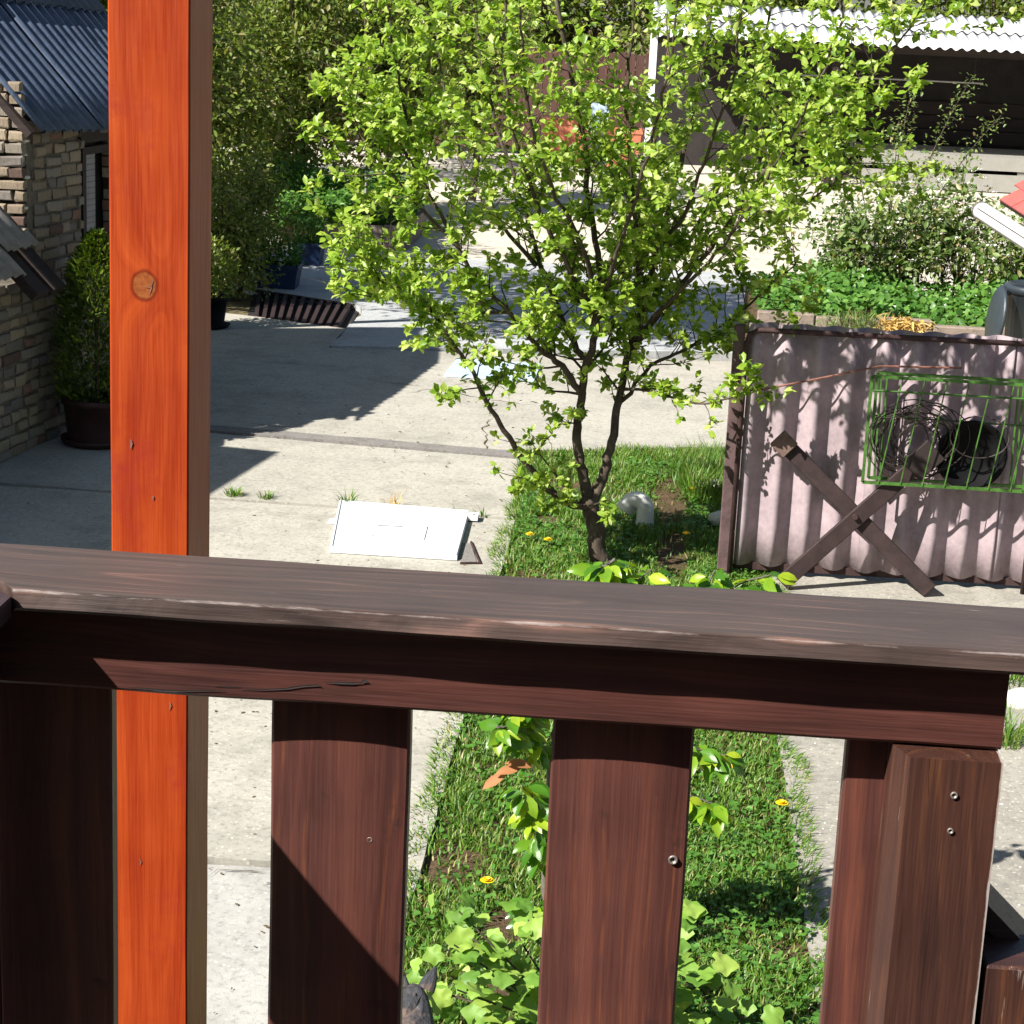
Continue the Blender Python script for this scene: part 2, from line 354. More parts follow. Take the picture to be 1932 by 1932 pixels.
def link(name, me, parent=None, loc=None):
    o = bpy.data.objects.new(name, me); COL.objects.link(o)
    if parent: o.parent = parent
    if loc is not None: o.location = loc
    return o


def tag(o, label=None, cat=None, group=None, kind=None):
    if label: o['label'] = label
    if cat: o['category'] = cat
    if group: o['group'] = group
    if kind: o['kind'] = kind
    return o


def thing(name, label, cat, loc=(0, 0, 0), rz=0, group=None):
    o = bpy.data.objects.new(name, None); COL.objects.link(o); o.location = loc; o.rotation_euler = (0, 0, rz); o.empty_display_size = .1
    return tag(o, label, cat, group)


def npmesh(name, V, F, mat, smooth=True):
    """V (n,3), F (m,3) arrays -> mesh"""
    me = bpy.data.meshes.new(name); V = np.asarray(V, np.float32); F = np.asarray(F, np.int32)
    me.vertices.add(len(V)); me.vertices.foreach_set('co', V.ravel())
    me.loops.add(F.size); me.loops.foreach_set('vertex_index', F.ravel())
    me.polygons.add(len(F)); me.polygons.foreach_set('loop_start', np.arange(0, F.size, 3, dtype=np.int32)); me.polygons.foreach_set('loop_total', np.full(len(F), 3, np.int32))
    me.update(calc_edges=True)
    if smooth: me.polygons.foreach_set('use_smooth', np.ones(len(F), bool))
    me.materials.append(M[mat]); return me


def tri(fs):
    o = []
    for f in fs:
        for i in range(1, len(f) - 1): o.append((f[0], f[i], f[i + 1]))
    return np.array(o)


# leaf templates: x = length, y = width, z = up
LEAF = (np.array([(0, 0, 0), (.33, 0, -.04), (.68, 0, -.05), (1, 0, -.16), (.3, .2, .05), (.66, .24, .03), (.3, -.2, .05), (.66, -.24, .03)]),
        tri([(0, 1, 4), (1, 2, 5, 4), (2, 3, 5), (0, 6, 1), (1, 6, 7, 2), (2, 7, 3)]))
LONGLEAF = (np.array([(0, 0, 0), (.25, 0, -.03), (.5, 0, -.05), (.78, 0, -.12), (1, 0, -.25), (.24, .17, .05), (.5, .23, .03), (.78, .15, -.05), (.24, -.17, .05), (.5, -.23, .03), (.78, -.15, -.05)]),
            tri([(0, 1, 5), (1, 2, 6, 5), (2, 3, 7, 6), (3, 4, 7), (0, 8, 1), (1, 8, 9, 2), (2, 9, 10, 3), (3, 10, 4)]))
_l = [(.03, 0), (-.1, .2), (.08, .44), (.30, .40), (.52, .50), (.68, .30), (1., 0), (.68, -.30), (.52, -.50), (.30, -.40), (.08, -.44), (-.1, -.2)]
def _smooth(pts, m):
    out = []; n = len(pts)
    for i in range(m):
        u = i * n / m; k = int(u); f = u - k; p = [np.array(pts[(k + q) % n]) for q in (-1, 0, 1, 2)]
        out.append(.5 * (2 * p[1] + (p[2] - p[0]) * f + (2 * p[0] - 5 * p[1] + 4 * p[2] - p[3]) * f * f + (3 * p[1] - p[0] - 3 * p[2] + p[3]) * f ** 3))
    return out
_o = _smooth(_l, 24); _c = np.array((.36, 0.)); _z = lambda x, y: -.30 * abs(y) ** 1.6 + .05 * math.sin(8 * x + 1) - .12 * max(0, x - .5)
LOBED = (np.array([(.36, 0, _z(.36, 0))] + [(*(_c + (p - _c) * .55), _z(*(_c + (p - _c) * .55)) + .035 * (-1) ** (i // 2)) for i, p in enumerate(_o[::2])] + [(*p, _z(*p)) for p in _o]),
         tri([(0, i + 1, (i + 1) % 12 + 1) for i in range(12)] + [(i + 1, 13 + 2 * i, 13 + 2 * i + 1, 13 + (2 * i + 2) % 24, (i + 1) % 12 + 1) for i in range(12)]))
BLADE = (np.array([(0, -.5, 0), (0, .5, 0), (.55, -.35, .12), (.55, .35, .12), (1, 0, -.06)]), tri([(0, 1, 3, 2), (2, 3, 4)]))
SPRAY = (np.array([(0, 0, 0), (.4, .16, .03), (.45, -.16, .03), (.75, .1, 0), (.8, -.1, 0), (1, 0, -.08)]), tri([(0, 2, 4, 5, 3, 1)]))


def frames(d, up=None, jit=0.):
    """rotation matrices whose x axis is d and z axis close to up"""
    d = d / np.linalg.norm(d, axis=1, keepdims=True); n = len(d)
    up = np.tile((0, 0, 1.), (n, 1)) if up is None else up
    up = up + RNG.normal(0, 1, (n, 3)) * jit
    y = np.cross(up, d); y /= np.linalg.norm(y, axis=1, keepdims=True) + 1e-9
    z = np.cross(d, y); return np.stack([d, y, z], 2)


def scatter(name, tmpl, pos, rot, size, mat, wid=1., parent=None, kind='stuff'):
    T, F = tmpl; n = len(pos); size = np.asarray(size).reshape(-1, 1, 1) * np.ones((n, 1, 1))
    wv = np.asarray(wid).reshape(-1, 1) * np.ones((n, 1))
    L = np.repeat(T[None], n, 0).astype(float); L[:, :, 1] *= wv
    V = np.einsum('nij,nkj->nki', rot, L * size) + pos[:, None, :]
    FF = (F[None] + (np.arange(n) * len(T))[:, None, None]).reshape(-1, 3)
    o = link(name, npmesh(name, V.reshape(-1, 3), FF, mat), parent)
    if kind: o['kind'] = kind
    return o


def leafobjs(tmpl, pos, rot, size, mat, parent, wid=1., name='leaf'):
    me = npmesh(name, tmpl[0] * np.array((1, wid, 1)), tmpl[1], mat)
    inv = np.array(parent.location)
    for p, r, s in zip(pos, rot, np.broadcast_to(size, len(pos))):
        o = link(name, me, parent)
        o.matrix_local = Matrix.Translation(Vector(p - inv)) @ Matrix(r.tolist()).to_4x4() @ Matrix.Scale(float(s), 4)


# ------------------------------------------------------------------ the setting: ground and paving
def struct(o): o['kind'] = 'structure'; return o


def jag(poly, amp=.008, step=.12):
    out = []
    for (a, b) in zip(poly, poly[1:] + poly[:1]):
        a = Vector((*a, 0)); b = Vector((*b, 0)); n = max(1, int((b - a).length / step)); pr = (b - a).orthogonal(); pr = Vector((-(b - a).y, (b - a).x, 0)).normalized()
        for i in range(n):
            p = a.lerp(b, i / n)
            if i: p = p + pr * (mnoise.noise(p * 4.1) * amp * 1.6 + random.uniform(-amp, amp) * .5)
            out.append((p.x, p.y))
    return out


def slab(name, poly, mat, z1=0., z0=-.12, amp=.008):
    return struct(MB().prism(jag(poly, amp), z0, z1).obj(name, mat))


struct(MB().add([(-120, -60, -.06), (120, -60, -.06), (120, 160, -.06), (-120, 160, -.06)], [(0, 1, 2, 3)]).obj('ground', 'dirt'))
struct(MB().prism([(-.72, 3.5), (.72, 3.5), (.85, 10.2), (.8, 13.7), (-.72, 13.1)], -.1, -.022).obj('soil_strip', 'soil'))
XL = -7.5
slab('concrete_slab', [(XL, 1), (-.66, 1), (-.655, 6.385), (XL, 6.185)], 'concrete_grey')
slab('concrete_slab', [(XL, 6.235), (-.655, 6.43), (-.665, 11.215), (XL, 11.40)], 'concrete', .004)
slab('concrete_slab', [(XL, 11.48), (-.665, 11.29), (-.75, 12.79), (XL, 13.54)], 'concrete', -.003)
slab('screed_strip', [(-4.6, 13.29), (-.75, 12.82), (-.78, 12.985), (-4.6, 13.42)], 'concrete_strip', .006, amp=.014)
slab('concrete_slab', [(XL, 13.75), (-4.6, 13.44), (-.78, 13.005), (.9, 13.62), (3, 14.2), (3, 15.4), (-.4, 15.25), (-1.9, 15.55), (XL, 15.9)], 'concrete', .003)
slab('concrete_slab', [(XL, 15.92), (-1.9, 15.57), (-.4, 15.27), (3, 15.42), (3.2, 17.15), (-2.595, 16.42), (-2.6, 17.40), (-3.52, 17.78), (XL, 19.2)], 'concrete', 0.)
slab('concrete_slab', [(-2.58, 16.45), (.48, 17.15), (1.2, 17.25), (1.2, 19.1), (-2.58, 18.45)], 'concrete_patch', .012, amp=.015)
slab('concrete_slab', [(XL, 21.2), (-3.78, 19.35), (-2.74, 18.78), (-2.6, 18.5), (1.2, 19.12), (1.2, 22.4), (XL, 22.4)], 'concrete_patch', .002)
slab('concrete_yard', [(XL, 22.42), (1.22, 22.42), (1.22, 17.3), (9, 17.8), (14, 38.5), (XL, 38.5)], 'concrete_far', 0.)
slab('concrete_path', [(.66, 1), (4.5, 1), (4.5, 10.95), (.86, 10.95), (.76, 10.3), (.67, 9.2)], 'pathway', 0.)
struct(MB().prism([(-3.82, 19.4), (-3.55, 17.7), (-2.6, 17.3), (-2.68, 18.9)], -.5, -.05).obj('drain_pit_shade', 'shed_dark'))  # dark solid block; its top stands in for the shade below the bars
def crack(pts, wd=.006):
    P_ = [gr(*p) for p in pts]; Q = []
    for a, b in zip(P_, P_[1:]):
        n = max(2, int((b - a).length / .07))
        for k in range(n): Q.append(a.lerp(b, k / n) + Vector((random.gauss(0, .009), random.gauss(0, .012), 0)))
    Q.append(P_[-1]); m = MB()
    for i, q in enumerate(Q):
        d_ = (Q[min(i + 1, len(Q) - 1)] - Q[max(i - 1, 0)]).normalized(); e = Vector((-d_.y, d_.x, 0)) * wd * random.uniform(.3, 1.) * (1 if 0 < i < len(Q) - 1 else .2); m.v += [(q.x - e.x, q.y - e.y, .0078), (q.x + e.x, q.y + e.y, .0078)]
    m.f = [(2 * i, 2 * i + 2, 2 * i + 3, 2 * i + 1) for i in range(len(Q) - 1)]
    struct(m.obj('crack', 'soil'))
crack([(770, 742), (810, 735), (850, 742), (905, 752), (985, 764)]); crack([(815, 745), (860, 728), (908, 718)], .004); crack([(925, 792), (912, 812), (920, 835), (918, 850)]); crack([(668, 712), (720, 722), (800, 730)], .005)
crack([(470, 800), (520, 808), (560, 806)], .005); crack([(450, 1075), (500, 1068), (540, 1058)], .003); crack([(1280, 738), (1330, 742), (1390, 741)], .005); crack([(395, 1655), (440, 1640), (500, 1650)], .004)
# loose pebbles and crumbs on the path (uncountable)
n = 900; px_ = RNG.uniform(.7, 3.6, n); py_ = RNG.uniform(5, 10.2, n)
pos = np.stack([px_, py_, np.full(n, .001)], 1); ang = RNG.uniform(0, 6.28, n)
oct_ = (np.array([(1, 0, 0), (0, 1, 0), (-1, 0, 0), (0, -1, 0), (0, 0, .7), (.2, .3, .65)]), tri([(0, 1, 4), (1, 2, 4), (2, 3, 4), (3, 0, 4)]))
g = scatter('pebbles', oct_, pos, frames(np.stack([np.cos(ang), np.sin(ang), ang * 0], 1)), RNG.uniform(.002, .006, n), 'stone_white')
tag(g, 'small pale pebbles lying on the concrete path', 'pebbles')

n = 420; P = np.stack([-.7 - np.abs(RNG.normal(0, 1.3, n)), RNG.uniform(5.2, 15.5, n), np.full(n, .0065)], 1); ang = RNG.uniform(0, 6.28, n)
leafmat('litter', [(0, (.05, .035, .02)), (.6, (.12, .08, .045)), (1, (.2, .15, .07))], .1, .8)
g = scatter('leaf_litter', LEAF, P, frames(np.stack([np.cos(ang), np.sin(ang), ang * 0], 1), None, .15), RNG.uniform(.008, .028, n), 'litter', 1.); tag(g, 'scattered dry crumbs and leaf litter on the concrete', 'litter')
# ------------------------------------------------------------------ grass strip
def grass_density(x, y):
    v = mnoise.noise(Vector((x * 1.6, y * 1.6, 3)))
    d = 1.
    for (cx, cy, rx, ry) in ((.22, 11.9, .13, .75), (.24, 10.75, .10, .55), (-.42, 12.2, .16, .2), (-.34, 6.05, .08, .16), (-.3, 5.6, .1, .15), (-.48, 11.35, .1, .12)):
        q = ((x - cx) / rx) ** 2 + ((y - cy) / ry) ** 2 + .5 * mnoise.noise(Vector((x * 9, y * 9, 0)))
        if q < 1: d *= max(.04, q ** 2 * .6)
    if mnoise.noise(Vector((x * 2.6 + 5, y * 2.2, 7))) < -.5: d *= .3
    return d * (.75 + .45 * v)


P, H = [], []
while len(P) < 95000:
    y = random.uniform(4.4, 13.6); xr = .70 if y < 9 else .70 + .12 * min(1, (y - 9) / 1.5); xl = -.69 if y < 12.4 else -.69
    xl += .07 * mnoise.noise(Vector((1, y * 2.7, 3))) - .02; xr += .07 * mnoise.noise(Vector((9, y * 2.7, 3))) + .02
    x = random.uniform(xl, xr)
    if y > 12.95 and y > 13.0 + (x + .7) * .45: continue
    if random.random() > grass_density(x, y): continue
    edge = min(abs(x + .69), abs(xr - x)); hh = random.uniform(.025, .062) * (1 + .7 * mnoise.noise(Vector((x * 3, y * 3, 9))))
    if edge < .05: hh *= 1.45
    if (x - .47) ** 2 / .05 + (y - 12.5) ** 2 / .35 < 1: hh = random.uniform(.10, .24)
    if y > 12.2 and x < .2: hh *= 1.2
    P.append((x, y, -.022)); H.append(hh)
P = np.array(P); H = np.array(H); ang = RNG.uniform(0, 2 * np.pi, len(P)); lean = RNG.uniform(.15, 1.1, len(P))
d = np.stack([np.cos(ang) * lean, np.sin(ang) * lean, np.ones(len(P))], 1)
ex = np.clip((np.abs(P[:, 0]) - .6) / .1, 0, 1); d[:, 0] += np.sign(P[:, 0]) * ex * .9
g = scatter('grass', BLADE, P, frames(d, np.stack([-np.cos(ang), -np.sin(ang), ang * 0 + .3], 1), .3), H, 'grass_blade', np.minimum(.26, .0068 / H))
tag(g, 'short green grass growing in the strip between the concrete', 'grass')
n = 20000; P = np.stack([RNG.uniform(-.66, .68, n), RNG.uniform(4.5, 12.9, n), RNG.uniform(-.01, .03, n)], 1)
keep = np.array([random.random() < grass_density(p[0], p[1]) * (.35 + .9 * (mnoise.noise(Vector((p[0] * 2, p[1] * 1.3, 40))) > .0 or (p[0] > .1 and p[1] < 7.2))) for p in P]); P = P[keep]
ang = RNG.uniform(0, 6.28, len(P)); d = np.stack([np.cos(ang), np.sin(ang), RNG.uniform(-.1, .5, len(P))], 1)
g = scatter('clover', LEAF, P, frames(d, None, .25), RNG.uniform(.018, .034, len(P)), 'clover_leaf', 1.5)
tag(g, 'low clover and weed leaves among the grass', 'ground cover')


def tuft(name, label, cx, cy, n, rad, h0, h1, mat='grass_blade', z=0., out=.6, group=None):
    a = RNG.uniform(0, 6.28, n); r = rad * np.sqrt(RNG.uniform(0, 1, n)); P = np.stack([cx + r * np.cos(a), cy + r * np.sin(a), np.full(n, z)], 1)
    d = np.stack([np.cos(a) * out + RNG.normal(0, .3, n), np.sin(a) * out + RNG.normal(0, .3, n), np.ones(n)], 1); h = RNG.uniform(h0, h1, n)
    o = scatter(name, BLADE, P - np.array((cx, cy, z)), frames(d, np.stack([-np.cos(a), -np.sin(a), a * 0 + .3], 1), .2), h, mat, np.minimum(.25, .006 / h), kind=None)
    o.location = (cx, cy, z); return tag(o, label, 'weed', group)


for (x, y, n, rad, h1, lab) in ((-2.35, 11.41, 90, .05, .07, 'grass tuft in the slab joint beside the orange post'), (-2.15, 11.395, 60, .05, .05, 'low grass tuft in the slab joint right of the orange post'),
                                (-1.66, 11.33, 60, .05, .13, 'grass tuft at the far left corner of the white cover'), (-1.40, 11.36, 26, .05, .15, 'thin dry grass behind the white cover'),
                                (-1.02, 11.29, 14, .04, .07, 'small weed at the back right of the white cover'), (-.86, 11.27, 16, .04, .08, 'weed in the joint right of the white cover tab'),
                                (1.62, 8.1, 160, .1, .24, 'grass tuft on the path right of the railing end'), (1.75, 8.9, 120, .12, .2, 'grass clump near the white stone at the right edge')):
    tuft('grass_tuft', lab, x, y, n, rad, .03, h1, 'straw' if 'dry' in lab else 'grass_blade')
# trefoil-and-long-blade fringe leaning over the concrete on both edges is part of the strip
for i, (x, y, lab) in enumerate(((-.561, 10.787, 'yellow dandelion left of the plum trunk near the slab edge'), (-.455, 10.70, 'yellow dandelion nearest the plum trunk on its left'), (.364, 12.076, 'yellow dandelion in long grass behind the white elbow pipe'),
                                 (.31, 11.013, 'yellow dandelion between the soil furrow and the pink panel'), (-.419, 6.302, 'yellow dandelion between the first and second railing slats'),
                                 (.469, 7.509, 'yellow dandelion just right of the second railing slat'), (.628, 7.164, 'yellow dandelion at the right edge of the grass'))):
    t = thing('dandelion', lab, 'flower', (x, y, -.02), 0, 'dandelions in the grass')
    MB().tube([(0, 0, 0), (.004, 0, .04), (.006, -.004, .065)], .0022, 5).obj('stem', 'currant_leaf', t)
    m = MB()
    for ring, (rr, zz, k) in enumerate(((.023, .066, 18), (.017, .071, 14), (.010, .075, 9))):
        for j in range(k):
            a = 6.283 * j / k + ring * .3; c_, s_ = math.cos(a), math.sin(a); wd = .0042
            m.add([(.006, -.004, .062), (.006 + rr * c_ - wd * s_, -.004 + rr * s_ + wd * c_, zz), (.006 + rr * 1.08 * c_, -.004 + rr * 1.08 * s_, zz + .001), (.006 + rr * c_ + wd * s_, -.004 + rr * s_ - wd * c_, zz)], [(0, 1, 2, 3)])
    m.obj('flower_head', 'petal_yellow', t)

# ------------------------------------------------------------------ balcony railing
rail = thing('balcony_railing', 'dark brown wooden balcony railing with wide slats and flat handrail', 'railing', (0, 2.0, 1.35))


def rp(mb, name, mat, smooth=False):
    o = mb.obj(name, mat, None, smooth, None, True); o.location = Vector(o.location) - rail.location; o.parent = rail; return o


def board(x0, x1, y0, y1, z0, z1, axis, n=40, wob=.0012, cup=0., bev=.003, taper=None):
    """a sawn board: bevelled cross-section swept along its axis with slight unevenness"""
    mb = MB(); lo = [x0, y0, z0]; hi = [x1, y1, z1]; p, q = [k for k in range(3) if k != axis]
    hw, hh = (hi[p] - lo[p]) / 2, (hi[q] - lo[q]) / 2; cp, cq = (hi[p] + lo[p]) / 2, (hi[q] + lo[q]) / 2
    nx = 6; prof = []
    top = [(-hw + bev + (2 * hw - 2 * bev) * i / nx, hh) for i in range(nx + 1)]; bot = [(-a, -hh) for a, _ in top]
    prof = top + [(hw, hh - bev), (hw, -hh + bev)] + bot + [(-hw, -hh + bev), (-hw, hh - bev)]
    k = len(prof); sd_ = random.uniform(0, 99)
    for i in range(n + 1):
        L = lo[axis] + (hi[axis] - lo[axis]) * i / n
        for a, b in prof:
            e = Vector((a * 9, b * 9, L * 7 + sd_)); da = mnoise.noise(e) * wob; db = mnoise.noise(e + Vector((31, 7, 3))) * wob
            c3 = [0, 0, 0]; c3[axis] = L; cb = cup * ((a / hw) ** 2 - .4) if p == 0 else 0
            if p == 0 and q == 1: c3[p] = cp + a + da; c3[q] = cq + b + db + cb
            else: c3[p] = cp + a + da; c3[q] = cq + b + db
            mb.v.append(tuple(c3))
    for i in range(n):
        for j in range(k):
            j2 = (j + 1) % k; mb.f.append((i * k + j, (i + 1) * k + j, (i + 1) * k + j2, i * k + j2))
    mb.f.append(tuple(range(k))); mb.f.append(tuple(n * k + j for j in range(k))[::-1])
    if axis == 1: mb.f = [f[::-1] for f in mb.f]
    return mb


CF, CB = 1.965, 2.134                       # front and back edge of the handrail
CT, CBt = 2.3685, 2.3445
# mitred handrail caps
m = MB(); xs = np.linspace(-.633, .62, 70)
def caprow(x, x_back, seed):
    r_ = []
    for yv, zv in ((CF, CBt + .004), (CF + .0035, CT - .002), (CF + .008, CT), (CF + .06, CT), (CF + .12, CT + .0005), (CB - .008, CT), (CB, CT - .004), (CB, CBt + .003), (CB - .004, CBt), (CF + .004, CBt)):
        k = (yv - CF) / (CB - CF); xx = x + (x_back - x) * k; e = Vector((xx * 8, yv * 30, zv * 40))
        big = .0022 if abs(yv - CF) < .01 or abs(yv - CB) < .01 else .0008
        r_.append((xx, yv + mnoise.noise(e) * big + .004 * mnoise.noise(Vector((xx * 1.7, 2, 5))), zv + mnoise.noise(e + Vector((9, 9, 9))) * big * .7))
    return r_
for i, x in enumerate(xs):
    f = i / 69; m.v += caprow(x, x if i else x - .166, i) if i else caprow(-.633, -.80, 0)
# spread the first few rows so that the mitre stays clean
K = 10
for i in range(1, 14):
    f = 1 - i / 14
    for j in range(K):
        v = m.v[i * K + j]; k = (v[1] - CF) / (CB - CF); m.v[i * K + j] = (v[0] - .166 * k * f, v[1], v[2])
for i in range(69):
    for j in range(K): m.f.append((i * K + j, i * K + (j + 1) % K, (i + 1) * K + (j + 1) % K, (i + 1) * K + j))
m.f.append(tuple(range(K))[::-1]); m.f.append(tuple(69 * K + j for j in range(K)))
rp(m, 'handrail_cap', 'brown_stain_weathered')
m = MB()
for (yv, xi, xo) in ((CF - .004, -.637, None), (.2, -.637, None)):
    pass
m.add([(-.637, CF - .004, CBt - .006), (-.637, .3, CBt - .006), (-.803, .3, CBt - .006), (-.803, CB - .004, CBt - .006),
       (-.637, CF - .004, CT - .007), (-.637, .3, CT - .007), (-.803, .3, CT - .007), (-.803, CB - .004, CT - .007)],
      [(0, 1, 2, 3), (7, 6, 5, 4), (0, 4, 5, 1), (1, 5, 6, 2), (2, 6, 7, 3), (3, 7, 4, 0)])
rp(m, 'handrail_cap', 'brown_stain_depth')
bd = board(-.735, .402, 2.015, 2.060, 2.244, CBt - .001, 0, 60, .0014, 0, .004)
rp(bd, 'rail_board', 'brown_stain_length')
rp(board(-.735, -.688, .35, 2.012, 2.244, CBt - .008, 1, 40), 'rail_board', 'brown_stain_depth')
SL = 1.42
for x0, x1, cup in ((-.692, -.560, 0), (-.381, -.2275, .006), (-.071, .0835, .006), (.2475, .402, .002)):
    rp(board(x0, x1, 2.063, 2.089, SL, CBt - .004, 2, 30, .0012, cup, .003), 'slat', 'brown_stain_upright')
for y0 in (1.845, 1.53, 1.22, .91, .60):
    rp(board(-.765, -.738, y0, y0 + (.155 if y0 < 1.8 else .17), SL, CBt - .004, 2, 10), 'slat', 'brown_stain_upright')
pm = MB().prism([(.298 + .006, 1.985), (.40, 1.985), (.40, 2.0605), (.290, 2.0605), (.290, 2.02)], 1.35, 2.2415)
rp(pm, 'end_post', 'brown_stain_chipped')
rp(MB().box(-.735, -.69, 2.0635, 2.15, 1.35, CBt - .006, .004), 'corner_post', 'brown_stain_upright')
rp(board(-.735, .402, 2.015, 2.060, 1.46, 1.56, 0, 12), 'rail_board', 'brown_stain_length')
def screw(x, z, y, r=.0045):
    r *= .75; m = MB().lathe([(r * .25, .0005), (r * .55, .0005), (r * .6, .0022), (r, .0026), (r * 1.05, .0)], 14)
    m.v = [(x + a, y - c, z + b) for a, b, c in m.v]; rp(m, 'screw', 'steel', True)
for (px, py, yy, r) in ((698, 1583, 2.064, .0042), (1137, 1515, 2.064, .0035), (1270, 1622, 2.064, .007), (1800, 1500, 1.985, .005), (1793, 1567, 1.985, .0042)):
    p = at(px, py, yy); screw(p.x, p.z, yy, r)
# long drying split and a knot hole in the rail board
def split(pts, wd, y):
    m = MB(); n = len(pts); P_ = [at(a, b, y) for a, b in pts]
    for i, p in enumerate(P_):
        k = math.sin(math.pi * min(1, max(0.03, i / (n - 1)))); h_ = wd * k * random.uniform(.6, 1.2)
        m.v += [(p.x, y, p.z + h_), (p.x, y + .0004, p.z), (p.x, y, p.z - h_ * .6)]
    for i in range(n - 1):
        o = i * 3; m.f += [(o, o + 1, o + 4, o + 3), (o + 1, o + 2, o + 5, o + 4)]
    rp(m, 'split', 'shed_dark')
YB = 2.0132
split([(245, 1297), (275, 1300), (310, 1304), (345, 1305), (385, 1304), (425, 1305)], .0016, YB)
split([(455, 1301), (500, 1302), (540, 1300), (570, 1295), (600, 1293), (606, 1296)], .0018, YB)
split([(612, 1287), (640, 1289), (665, 1290), (690, 1288)], .0018, YB); split([(680, 1288), (688, 1285), (696, 1289)], .004, YB); split([(405, 1295), (430, 1296), (455, 1296)], .001, YB)
split([(1752, 1425), (1751, 1450), (1749, 1475), (1749, 1500)], .0006, 1.9835)
# balcony floor underfoot, out of sight below
fl = thing('balcony_floor', 'brown plank floor of the balcony below the railing', 'floor', (0, 1.2, 1.3))
for i in range(14):
    MB().box(-.74 + i * .1, -.645 + i * .1, -1.6, .95, 0, .03).obj('plank', 'brown_stain_depth', fl)
for o in [fl]: del o['category']; del o['label']; o['kind'] = 'structure'

# the house wall behind the balcony, at the viewer's back
hs = thing('house', 'rendered house wall behind the balcony with door and window', 'house', (2.6, -1.2, 0))
MB().box(-4.6, -2.9, -.3, 0, 0, 4.6).box(-2.9, -1.9, -.3, 0, 3.45, 4.6).box(-2.9, -1.9, -.3, 0, 0, 1.33).box(-1.9, 6, -.3, 0, 0, 4.6).obj('wall', 'kerb', hs)
dr = MB().box(-2.88, -1.92, -.2, -.14, 1.34, 3.44).obj('door', 'dark_board', hs); MB().tube([(-2.0, -.14, 2.35), (-2.0, -.09, 2.35), (-2.1, -.09, 2.35)], .01, 6).obj('handle', 'steel', dr)
wd_ = MB().box(-.9, .5, .001, .04, 2.2, 2.26).box(-.9, .5, .001, .04, 3.34, 3.4).box(-.9, -.84, .001, .04, 2.26, 3.34).box(.44, .5, .001, .04, 2.26, 3.34).obj('window', 'white_paint', hs)
MB().box(-.84, .44, .003, .012, 2.26, 3.34).obj('pane', 'black_plastic', wd_)
MB().box(-4.9, 6.3, -.5, .35, 4.603, 4.72).obj('eave', 'dark_board', hs)
# orange post
op = thing('orange_post', 'bright orange stained square timber post standing behind the railing', 'post', (-.6055, 2.4825, 0))
def postmesh():
    mb = board(-.0497, .0497, -.0625, .0625, -1.2, 1.2, 2, 60, .0008, 0, .0022); return mb
o = postmesh().obj('timber', 'orange_stain', op); o.location = (0, 0, 2.25)
def mark(pts, wd):                          # small checks and pits in the post's front face
    m = MB(); yv = 2.4825 - .0625 - .0012; P_ = [at(a, b, yv) for a, b in pts]
    for i, p in enumerate(P_):
        k = wd * (math.sin(math.pi * (i + .35) / (len(P_) - .3))); q = P_[min(i + 1, len(P_) - 1)] - P_[max(i - 1, 0)]; e = Vector((-q.z, 0, q.x)).normalized() * k
        m.v += [tuple(p + e - op.location), tuple(p - e - op.location)]
    m.f = [(2 * i, 2 * i + 1, 2 * i + 3, 2 * i + 2) for i in range(len(P_) - 1)]; m.obj('check', 'rust_red', op)
mark([(289, 528), (286, 536), (285, 545), (281, 556)], .0009); mark([(273, 541), (280, 543), (287, 540)], .0006); mark([(246, 829), (248, 837), (246, 846)], .0016); mark([(288, 935), (289, 939), (288, 943)], .0012)
mark([(262, 1620), (266, 1626), (264, 1632)], .001); mark([(320, 1325), (322, 1332), (319, 1340)], .0012)
o = MB().box(-.075, .075, -.09, .09, 1.02, 1.05).obj('base_plate', 'steel', op)
o = MB().box(-.05, .05, -.06, .06, 0, 1.02).obj('footing', 'kerb', op)

# stair railing beyond the end post
st = thing('stair_railing', 'dark brown stair handrail descending at the lower right corner', 'railing', (.5, 2.25, 1.35))
p = [at(1872, 1716, 2.06), at(1990, 1840, 2.06)]
m = MB(); d_ = (p[1] - p[0]).normalized(); nrm = Vector((d_.z, 0, -d_.x)); nrm = nrm if nrm.z > 0 else -nrm
for qq in (p[0] - d_ * .03, p[0] + d_ * .9):
    for dy in (-.0, .10):
        for k in (0, -.02): m.v.append(tuple(qq + nrm * k + Vector((0, dy, 0)) - st.location))
m.f = [(0, 1, 3, 2), (4, 6, 7, 5), (0, 4, 5, 1), (2, 3, 7, 6), (0, 2, 6, 4), (1, 5, 7, 3)]
m.obj('handrail_cap', 'brown_stain_weathered', st)
a = p[0] + d_ * .0
m = MB()
for yv in (2.085, 2.12):
    for (dx, k0) in ((-.02, -.024), (.6, -.024), (.6, -.16), (-.02, -.16)):
        q = p[0] + d_ * dx + nrm * k0; m.v.append((q.x - st.location.x, yv - st.location.y, q.z - st.location.z))
m.f = [(0, 3, 2, 1), (4, 5, 6, 7), (0, 1, 5, 4), (1, 2, 6, 5), (2, 3, 7, 6), (3, 0, 4, 7)]; m.obj('stringer_board', 'brown_stain_upright', st)
b = at(1858, 1822, 1.99)
for x0, x1, y0, dz in ((.004, .062, 1.99, 0), (.066, .16, 2.0, -.04)):
    m = MB().box(.402 + x0, .402 + x1, y0, 2.075, 1.0, b.z + dz, .003); m.v = [tuple(Vector(v) - st.location) for v in m.v]; m.obj('post', 'brown_stain_chipped', st, center=True)

